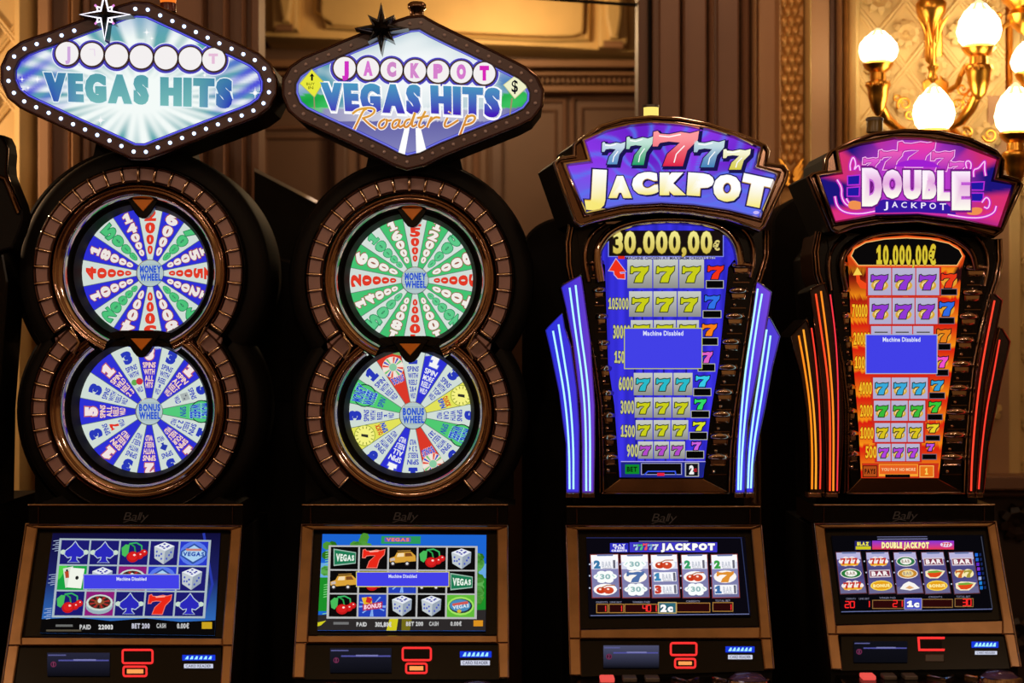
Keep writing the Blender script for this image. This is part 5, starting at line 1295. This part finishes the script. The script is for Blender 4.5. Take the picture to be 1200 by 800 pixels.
# ================================================================== machine 4
M4 = thing('slot_machine', W(1063, zpy(0, .1), .1), 'rightmost machine with a magenta flaming sign, orange pay table and red neon side fins', 'slot machine', 'slot machines in the front row')
outer4 = [(946, 207), (952, 202), (965, 199), (966, 186), (973, 176), (1000, 163), (1025, 154.5), (1060, 150.5), (1100, 152.5), (1137.5, 161), (1168, 175), (1177.5, 187.5), (1176, 204), (1193, 208.5), (1199.5, 217), (1175, 272), (1165, 279),
          (1125, 267.5), (1075, 260), (1030, 262.5), (1000, 268), (982, 275), (973, 271)]
inner4 = [(983, 179), (1007.5, 171), (1047.5, 163.5), (1080, 164.5), (1125, 171), (1167.5, 187), (1161, 212.5), (1185.5, 217), (1169, 265), (1125, 256), (1075, 250), (1025, 251), (979, 259), (961, 208), (987.5, 204)]
def f4(x, y):
    a = math.atan2(y-235, x-1072); r = math.hypot(x-1072, y-215)
    k = math.sin(a*9+.8); c = mix(lin('1c1478'), lin('d83070'), max(0, min(1, .5+k*1.5))*min(1, max(.25, r/90)))
    c = mix(lin('b838c8'), c, max(0, min(1, (r-38)/45)))
    if y > 248: c = mix(c, lin('e03088'), .6)
    return c
fc = topper_jackpot(M4, outer4, inner4, Vector((-.01, .3, 0)), (1072, 214), f4, pbr('dark_chrome_rim', '7c6458', .16, 1.0))
F4 = lambda pts: crop(900, 120, 4, pts)
def R4(a, b, c, d): return (900+a/4, 120+b/4, 900+c/4, 120+d/4)
A = Art(V(-.122), .0025)
for bx_, c0, c1_ in (((448, 262, 520, 318), 'e860d0', 'c030b8'), ((850, 280, 930, 330), 'e860d0', 'c030b8'), ((522, 226, 628, 312), 'f060b8', 'a828b8'), ((768, 230, 870, 318), 'f060b8', 'a828b8'), ((612, 186, 782, 300), 'f040a0', 'c030c8')):
    A = Art(V(-.122), .0025); x0, y0, x1, y1 = R4(*bx_); p = [RQ(x0, y0, x1, y1)(u, v) for u, v in SEV]
    A.poly(offs(p, 1.8), 'ffb8f0'); A.poly(offs(p, .8), 'a02090'); A.poly(p, vgrad(y0, y1, c0, c1_)); A.build('sign_seven', fc)
A = Art(V(-.122), .003); A.poly(F4([(590, 300), (620, 280), (670, 268), (730, 270), (780, 285), (810, 305)]), 'a020d0')
for s in (((372, 345), (430, 340), (428, 385), (372, 388)), ((370, 400), (428, 396), (426, 440), (370, 440)), ((945, 375), (1012, 372), (1008, 412), (945, 410)), ((920, 425), (1008, 425), (1006, 465), (920, 462))):
    A.poly(F4(s), '2018a0'); A.line(F4(s), 1.3, 'c030d8', closed=True)
for w, c in ((4.2, 'c828c0'), (1.4, 'ffc8f8')):
    for st in ([(322, 362), (345, 400), (342, 440), (360, 478), (392, 490), (370, 460), (366, 450)], [(312, 440), (322, 490), (360, 518), (430, 524), (500, 510)], [(385, 320), (382, 290), (398, 250), (412, 290), (400, 320), (424, 290), (430, 320)],
               [(1000, 470), (1022, 440), (1040, 465), (1030, 500), (1010, 490)], [(1068, 485), (1058, 520), (1000, 542), (920, 540), (840, 525)], [(962, 350), (960, 315), (985, 310), (1000, 290), (1016, 272), (1012, 310), (1018, 345)], [(930, 310), (922, 280), (940, 272), (952, 290), (945, 320)]):
        A.line(smoothp(F4(st), False, 2), w, c); A.l -= 1
    A.up()
for st in ([(380, 455), (450, 470), (440, 505), (370, 500)], [(950, 490), (1010, 495), (990, 530), (920, 525)]): A.poly(smoothp(F4(st), True, 2), 'f09050'); A.l -= 1
A.up(); A.poly(F4([(500, 468), (540, 455), (830, 470), (870, 505), (880, 525), (700, 515), (500, 518)]), '3818a0')
A.build('flame_print', fc)['kind'] = 'stuff'
DL = [('D', (438, 308, 532, 488)), ('O', (534, 318, 626, 450)), ('U', (630, 318, 716, 454)), ('B', (720, 320, 786, 454)), ('L', (790, 320, 850, 462)), ('E', (858, 324, 946, 506))]
for ch, b in DL:
    A = Art(V(-.122), .0075); x0, y0, x1, y1 = R4(*b); Q = RQ(x0, y0, x1, y1)
    A.text(ch, Q, 'c860d8', '701880', ow=.05, bold=.1, fat=.03)
    A.text(ch, Q, lambda x, y, a=y0, b_=y1: mix(lin('fff0ff'), mix(lin('e8b0e0'), lin('fffff0'), max(0, ((y-a)/(b_-a)-.5)*2.5)), min(1, abs((y-a)/(b_-a))*3)), None, bold=.07, fat=.03)
    A.build('sign_letter', fc)
for ch, x0, x1, y0, y1 in (('J', 540, 560, 466, 497), ('A', 578, 606, 466, 493), ('C', 622, 648, 468, 494), ('K', 668, 698, 470, 496), ('P', 714, 738, 470, 497), ('O', 754, 784, 472, 500), ('T', 802, 832, 474, 505)):
    A = Art(V(-.122), .0075); A.text(ch, RQ(*R4(x0, y0, x1, y1)), 'f4e8ff', bold=.015); A.build('sign_letter', fc)
lathe('beacon', W(1025, 151, .02), [(.024, -.01), (.024, .03), (.022, .034), (0, .034)], pbr('unlit_beacon', '6a5420', .3), M4, axis='z', seg=20)
lathe('beacon_cap', W(1025, 139.5, .02), [(.026, -.005), (.026, .002), (0, .003)], GREYP, M4, axis='z', seg=20)
L4 = [(962, 272), (958, 295), (960, 320), (968, 345), (978, 380), (988, 425), (994, 475), (994, 525), (993, 577)]
R4b = [(1168, 280), (1169, 305), (1164, 330), (1157, 350), (1148, 385), (1140, 425), (1135, 475), (1131, 525), (1129, 577)]
jackpot_body(M4, L4, R4b, None, 577)
prism('display_box', [(970, 278), (1162, 278), (1150, 350), (1124, 570), (998, 570), (976, 340)], V(-.01), BLACK, M4, thick=.02)
sweep('display_arch', smoothp([(990, 340), (984, 312), (988, 294), (1004, 280), (1030, 272), (1062, 270), (1096, 272), (1120, 280), (1138, 295), (1142, 315)], False, 2), V(-.018), prof(4.5, .028, 9, .01), DCHROME, M4, closed=False)
sweep('display_arch_line', smoothp([(974, 340), (970, 310), (974, 290), (990, 276)], False, 2), V(-.014), prof(2.6, .02, 7, .01), CHROME, M4, closed=False)
sweep('display_arch_line', smoothp([(1140, 274), (1154, 290), (1157, 312), (1152, 335)], False, 2), V(-.014), prof(2.6, .02, 7, .01), CHROME, M4, closed=False)
out4 = [(993, 300), (1002, 288), (1024, 279), (1062, 275.5), (1100, 279), (1122, 288), (1131, 300), (1127, 315), (1124, 350), (1120, 400), (1113, 450), (1106, 500), (1100, 560), (1009, 560), (1006, 500), (1002, 450), (998, 400), (995, 330)]
scr4 = prism('pay_table_screen', out4, SP, MATTE, M4, thick=.02)
A = Art(SP, .001)
def f4s(x, y):
    t = (y % 29)/29; c = mix(lin('d81c10'), lin('f89818'), t*t)
    if y < 395 and x < 1016: c = mix(lin('380c08'), c, max(0, min(1, (y-320)/70+t*.6)))
    if x > 1118 and y < 330: c = lin('301010')
    if y < 312: c = lin('c84010')
    return c
A.fan(out4, (1060, 420), f4s, rings=34, step=4); A.build('screen_print', scr4)
A = Art(SP, .002); ov = [(996, 300), (1000, 291), (1014, 283), (1036, 279), (1062, 277.5), (1090, 279), (1112, 284), (1125, 292), (1129, 300), (1122, 312), (1005, 312)]
A.poly(offs(ov, .8), 'f06020'); A.poly(offs(ov, -.8), 'f8c070'); A.poly(offs(ov, -1.7), '0a0808')
A.text('10.000,00€', RQ(1027, 287.5, 1096.5, 310.5), vgrad(287, 311, 'd8c030', 'd8c838'), '885808', ow=.02, bold=.045, gap=.1); A.build('jackpot_amount', scr4)
A = Art(SP, .0025); A.poly(crop(900, 300, 4, [(418, 52), (440, 88), (428, 90), (432, 110), (460, 128), (460, 155), (432, 150), (414, 120), (412, 92), (398, 90)]), 'f04818'); A.poly(crop(900, 300, 4, [(418, 52), (440, 88), (398, 90)]), 'f8d050'); A.build('arrow_symbol', scr4)
G2_ = lambda *a: (900+a[0]/4, 300+a[1]/4, 900+a[2]/4, 300+a[3]/4)
G3_ = lambda *a: (900+a[0]/4, 420+a[1]/4, 900+a[2]/4, 420+a[3]/4)
PU, TL4 = '9038d0', '38a8d8'
rows4 = [(*G2_(466, 56, 804, 183), PU, '', 'e83818', G2_(808, 152, 886, 184), G2_(812, 82, 884, 148)),
         (*G2_(472, 196, 796, 318), PU, '', '3068e0', G2_(797, 286, 874, 319), G2_(803, 214, 872, 280)),
         (*G2_(480, 328, 776, 366), PU, '', 'e88018', G2_(795, 409, 856, 441), G2_(792, 342, 856, 404)),
         (*G2_(484, 450, 762, 548), PU, '', 'f050c8', G2_(786, 530, 846, 562), G2_(790, 470, 843, 522)),
         (*G2_(489, 569, 750, 668), TL4, '', '38a0d8', G2_(753, 638, 829, 669), G2_(765, 582, 822, 630)),
         (*G2_(493, 677, 738, 771), '38b838', '', '38c838', G2_(745, 739, 818, 769), G2_(755, 682, 810, 732)),
         (*G3_(497, 302, 728, 390), 'd8c018', '', 'e8d028', G3_(736, 358, 806, 386), G3_(745, 306, 800, 346)),
         (*G3_(508, 399, 712, 480), 'b040d8', '', 'c050e0', G3_(720, 446, 790, 474), G3_(742, 398, 778, 432))]
seven_rows(scr4, SP, rows4, .002, ('b8b4d0', 'b0aacc'), frame='c82820')
A = Art(SP, .003)
for s, (x0, y0, x1, y1) in (('70000', G2_(394, 226, 465, 286)), ('20000', G2_(400, 358, 478, 415)), ('10000', G2_(406, 470, 484, 528)), ('4000', G2_(425, 590, 486, 648)), ('2000', G2_(431, 697, 489, 752)), ('1000', G3_(432, 322, 494, 376)), ('500', G3_(456, 410, 508, 466))):
    A = Art(SP, .003); A.text(s, RQ(x0, y0, x1, y1), 'f8c028', '902808', ow=.05, bold=.03); A.build('payout_number', scr4)
message(scr4, *G2_(454, 366, 791, 552), SP, 44, 'b8c0d8', .009)
bt = prism('status_strip', crop(900, 420, 4, [(440, 490), (800, 490), (790, 558), (444, 556)]), SP, MATTE, scr4, thick=.001, off=.002)
A = Art(SP, .003); A.poly(crop(900, 420, 4, [(440, 490), (800, 490), (790, 558), (444, 556)]), 'c83018'); A.rect(*G3_(442, 500, 512, 556), '501808'); A.rect(*G3_(446, 504, 508, 552), 'b04c18'); A.text('PAYS', RQ(*G3_(452, 516, 502, 540)), '301008', bold=.05)
A.rect(*G3_(518, 494, 702, 552), 'f8a030'); A.rect(*G3_(522, 498, 698, 540), 'e86020'); A.text('YOU PAY NO MORE', RQ(*G3_(530, 512, 690, 526)), 'f8c890', bold=.03); A.rect(*G3_(548, 542, 664, 558), '100808'); A.rect(*G3_(708, 500, 776, 556), 'f8b858'); A.rect(*G3_(712, 504, 772, 552), 'e87018'); A.text('1', RQ(*G3_(734, 512, 748, 544)), 'f8d058', bold=.04)
A.build('status_print', bt)
ribs(M4, [(*a, 26) for a in [(983, 993, 320), (986, 995, 350), (989, 996.5, 380), (992, 998, 408), (994, 999, 436), (995, 1001, 464), (995.5, 1003, 492), (995, 1005, 518), (995, 1007, 542)]], -1)
ribs(M4, [(*a, 29) for a in [(1131, 1157, 325), (1128, 1151, 354), (1124, 1146, 382), (1120, 1141, 410), (1115, 1138, 438), (1112, 1135, 466), (1108, 1133, 494), (1105, 1131, 521), (1102, 1129, 547)]], 1)
prism('display_sill', [(1009, 560), (1098, 560), (1127, 576), (994, 576)], V(-.02), DCHROME, M4, thick=.03, bev=1)
sweep('sill_edge', [(992, 578), (1130, 578)], V(-.02), prof(1.6, .01, 5), CHROME, M4, closed=False)
inL = [(949, 342), (952, 338), (966, 331), (970, 345), (978, 385), (985, 440), (986, 490), (983, 530), (982, 577), (968, 577), (968, 520), (964, 465), (958, 410)]
inL = [(949, 342), (952, 338), (966, 331), (972, 350), (981, 400), (986, 450), (988, 500), (983, 577), (969, 577), (968, 520), (965, 470), (958, 410)]
ouL = [(926.5, 395), (930, 390), (945, 374), (950, 390), (957, 430), (962, 470), (965, 520), (965, 577), (948, 577), (947, 520), (944, 480), (938, 440)]
inR = [(1161, 345), (1165, 344), (1174, 352), (1172, 362), (1163, 405), (1154, 450), (1149, 500), (1143, 577), (1133, 577), (1137, 500), (1143, 440), (1152, 395)]
ouR = [(1171, 384), (1174, 385), (1183, 400), (1181, 410), (1173, 445), (1166, 480), (1158, 520), (1152, 577), (1144, 577), (1149, 500), (1156, 450)]
NR = ['ff4a20', 'ff7a18', 'f03848']
fin(M4, inL, [([(956, 344), (962, 385), (970, 440), (973, 490), (972.5, 575)], 1.1), ([(962, 341), (968, 385), (974, 440), (977, 490), (976.5, 575)], 1.1), ([(973, 345), (979, 390), (982, 440), (982.5, 500), (981, 575)], .8)], None, ['ff4a20', 'ff8a20', 'f03040'])
fin(M4, ouL, [([(936, 393), (943, 430), (950, 480), (952, 530), (951.5, 573)], 1.1), ([(941.5, 386), (948, 430), (954, 480), (956.5, 530), (956, 573)], 1.1), ([(951, 384), (956, 420), (960, 470), (962, 530), (961, 573)], .9)], None, ['ff8a18', 'ffa028', 'f03828'])
fin(M4, inR, [([(1165.5, 352), (1157, 395), (1149, 440), (1143, 490), (1139, 540), (1138, 575)], 1.1)], None, ['ff4028'])
fin(M4, ouR, [([(1171.5, 398), (1164, 440), (1156, 480), (1150, 530), (1147, 573)], 1.0)], None, ['f03828'])
for x0, x1 in ((947, 963), (968, 982), (1134, 1143), (1144, 1152)): prism('fin_foot', rect(x0, 577, x1, 583), V(-.03), CHROME, M4, thick=.05, bev=1.2)
prism('rear_shell', [(955, 300), (980, 262), (1150, 262), (1160, 300), (1152, 450), (1146, 592), (960, 592), (968, 450)], V(.1), SHELL, M4, thick=.4, bev=3)
lower_console(M4, 592, (953.5, 1165.5), [(953.5, 616), (1165.6, 614), (1195, 783.5), (973.6, 786)], [(966, 620.7), (1156.5, 619), (1174, 728.5), (979, 734)], 745, 785)
SQ = [(974, 628), (1152, 627), (1163, 716), (986, 718)]
s4 = screen(M4, SQ); Q = BQ(*SQ); A = Art(CP, .0025)
A.q(Q, [(0, 0), (1, 0), (1, 1), (0, 1)], '08070c'); A.line([Q(0, .99), Q(1, .975)], .9, '6870a0'); A.line([Q(.985, .02), Q(1, .96)], 1.0, '3c4050'); A.line([Q(.3, .02), Q(.63, .02)], .8, '686890'); A.line([Q(.3, .05), Q(.63, .05)], .8, '9090c0'); A.build('screen_print', s4)
E4 = lambda *a: (920+a[0]/K, 580+a[1]/K, 920+a[2]/K, 580+a[3]/K)
A = Art(CP, .004); A.rect(*E4(296, 198, 366, 236), '282468'); A.text('BLAZ', RQ(*E4(306, 202, 356, 218)), 'f0e850', bold=.07); A.rect(*E4(300, 221, 364, 234), 'd0c818')
x0, y0, x1, y1 = E4(370, 197, 718, 234); A.poly(rect(x0, y0, x1, y1), vgrad(y0, y1, '8038d0', 'e83848')); A.text('DOUBLE JACKPOT', RQ(*E4(410, 203, 612, 230)), 'fff0a8', '801838', ow=.05, bold=.09); A.ell(920+685/K, 580+214/K, 7, 'e8d0e8', ry=3); A.text('777', RQ(*E4(668, 206, 702, 222)), 'd02840', bold=.05)
A.build('banner', s4)
def y_oval(c, c2='f8f8f0'):
    def f(A, Q): qe(A, Q, .5, .5, .49, .42, 'f0e8e8'); qe(A, Q, .5, .5, .45, .36, c); qe(A, Q, .5, .5, .28, .26, c2); A.text('BAR', sub(Q, .28, .36, .72, .64), 'b0a090', bold=.05)
    return f
def y_flames(A, Q):
    for u, v in ((.15, .5), (.35, .3), (.5, .55), (.65, .3), (.85, .5), (.3, .7), (.7, .7)): qe(A, Q, u, v, .16, .2, 'f8ece8', 8); A.l -= 1
    A.up(); A.q(Q, [(.05, .65), (.95, .65), (.85, .85), (.12, .85)], 'f0b030')
    for k in range(3): seven(A, sub(Q, .1+.28*k, .2, .34+.28*k, .75), 'c83828', None, 0)
def y_hot(A, Q): A.q(Q, [(.0, .2), (1, .2), (1, .82), (0, .82)], 'd8c8d0'); A.q(Q, [(.04, .28), (.96, .28), (.96, .74), (.04, .74)], '803048'); A.text('BAR', sub(Q, .1, .33, .9, .7), 'f8f0f0', bold=.06)
def y_gold(A, Q): qe(A, Q, .5, .5, .5, .42, 'f8d850'); qe(A, Q, .5, .5, .44, .34, 'e8a018'); A.text('BONUS', sub(Q, .12, .38, .88, .64), 'fff0a0', bold=.06)
def y_pep(A, Q): A.q(Q, [(.02, .3), (.3, .15), (.7, .2), (1, .3), (.85, .6), (.6, .9), (.2, .88), (.02, .7)], 'f8e8c0'); A.q(Q, [(.1, .45), (.85, .4), (.7, .7), (.5, .82), (.22, .78)], 'e04818'); A.q(Q, [(.15, .3), (.6, .25), (.9, .38), (.5, .45), (.15, .44)], '70a838')
def y_white(A, Q): A.q(Q, [(.05, .75), (.25, .35), (.5, .15), (.75, .35), (.95, .75), (.5, .9)], 'f8f4f0'); A.q(Q, [(.3, .7), (.5, .5), (.7, .7), (.5, .8)], 'e0a870')
def y_star7(A, Q): qe(A, Q, .3, .5, .25, .35, 'f8e8b0'); qe(A, Q, .7, .5, .25, .35, 'f8e8b0'); seven(A, sub(Q, .1, .2, .5, .85), 'c86828', None, 0); seven(A, sub(Q, .5, .2, .9, .85), 'a89838', None, 0)
B4 = ['b8b4dc', '585490', '4c4880', '4c4880', '55508a', '6c6890']
xs = [(217, 318, 236, 345), (345, 438, 358, 467), (462, 554, 478, 587), (580, 672, 598, 703), (697, 798, 722, 826)]
yy = [[y_flames, y_oval('287838'), y_flames], [y_flames, y_hot, y_gold], [y_oval('2c7848'), y_oval('c88830', 'f0d890'), y_white], [y_hot, y_pep, y_gold], [y_hot, y_star7, y_pep]]
for (a, b, c, d), sy in zip(xs, yy):
    p = lambda x, y: (920+x/K, 580+y/K)
    reel_strip(s4, p(a, 248), p(b, 246), p(d, 418), p(c, 422), sy, B4, '5c3038')
A = Art(CP, .004)
for x, sl in ((337, 8), (456, 8), (574, 8), (692, 8)):
    for k, y in enumerate((284, 332, 381)): A.ell(920+(x+sl*k)/K, 580+y/K, .9, 'b8c0d8', n=8); A.l -= 1
A.up()
for k in range(8): x = 812+k*3; A.rect(*E4(x-4, 250+k*20, x+8, 264+k*20), ('2068d8', '2060c8', '6028c0', '8030c8', '2030c8', 'a0b0e0', '2080d8', '1870c8')[k]); A.rect(*E4(x+14, 250+k*20, x+22, 262+k*20), '182858'); A.l -= 2
A.up(2); A.build('payline_dots', s4)['kind'] = 'stuff'
for b in ((372, 450, 506, 485), (583, 446, 712, 480), (723, 443, 800, 477)): A = Art(CP, .004); A.line(rect(*E4(*b)), .9, '906838', closed=True); A.rect(*E4(b[0]+3, b[1]+3, b[2]-3, b[3]-3), '2a0808'); A.build('led_window', s4)
for s, b in (('20', (258, 456, 302, 482)), ('1', (344, 454, 366, 480)), ('21', (462, 452, 506, 478)), ('30', (758, 446, 798, 474))): A = Art(CP, .005); led(A, s, *E4(*b), 'ff2828', w=1.1); A.build('led_digit', s4)
for s, b in (('CREDITS', (258, 440, 300, 447)), ('LINE BET', (314, 440, 358, 447)), ('WINNER PAID', (400, 436, 470, 444)), ('CREDITS', (610, 433, 668, 440)), ('TOTAL BET', (728, 431, 788, 439))): A = Art(CP, .004); A.text(s, RQ(*E4(*b)), '787890', bold=.01); A.build('caption', s4)
A = Art(CP, .006); A.rect(*E4(506, 442, 581, 491), '9090c8'); A.rect(*E4(509, 445, 578, 488), '4850c8'); A.text('1c', RQ(*E4(518, 454, 570, 482)), 'ffffff', '303080', ow=.04, bold=.07); A.build('denomination_tile', s4)
control_bits(M4, (1000, 752, 1063, 777), (1076, 748, 1106.5, 762), (1084, 767, 1106, 775.5), (1138, 752.4, 1169.5, 759.6), (1142, 763.5, 1168, 767.6), lit=False, cut=True, dcol='101018')

# ================================================================== machine cut by the left edge
M0 = thing('slot_machine', W(-60, zpy(0, .1), .1), 'dark machine cut off by the left edge, only its black curved shoulder in view', 'slot machine', 'slot machines in the front row')
prism('topper_shell', smoothp([(-120, 150), (2, 154), (11, 172), (9, 200), (14, 214), (27, 245), (26, 262), (10, 300), (-120, 300)], it=1), V(-.06), SHELL, M0, thick=.08, bev=2)
sweep('topper_edge', [(-40, 158), (2, 160), (9, 175), (7, 202), (12, 216), (25, 246)], V(-.06), prof(1.6, .01, 5), DCHROME, M0, closed=False)
sweep('topper_trim', [(-30, 196), (6, 210), (22, 250)], V(-.06), prof(3, .012, 5), DCHROME, M0, closed=False)
prism('housing', [(-130, 290), (2, 290), (9, 330), (4, 400), (-2, 480), (-4, 592), (-130, 592)], V(0), BLACK, M0, thick=.17, bev=2)
prism('cabinet', [(-140, 592), (-8, 592), (-16, 800), (-16, zpy(0, 0)), (-140, zpy(0, 0))], V(0), SHELL, M0, thick=.5, bev=2)
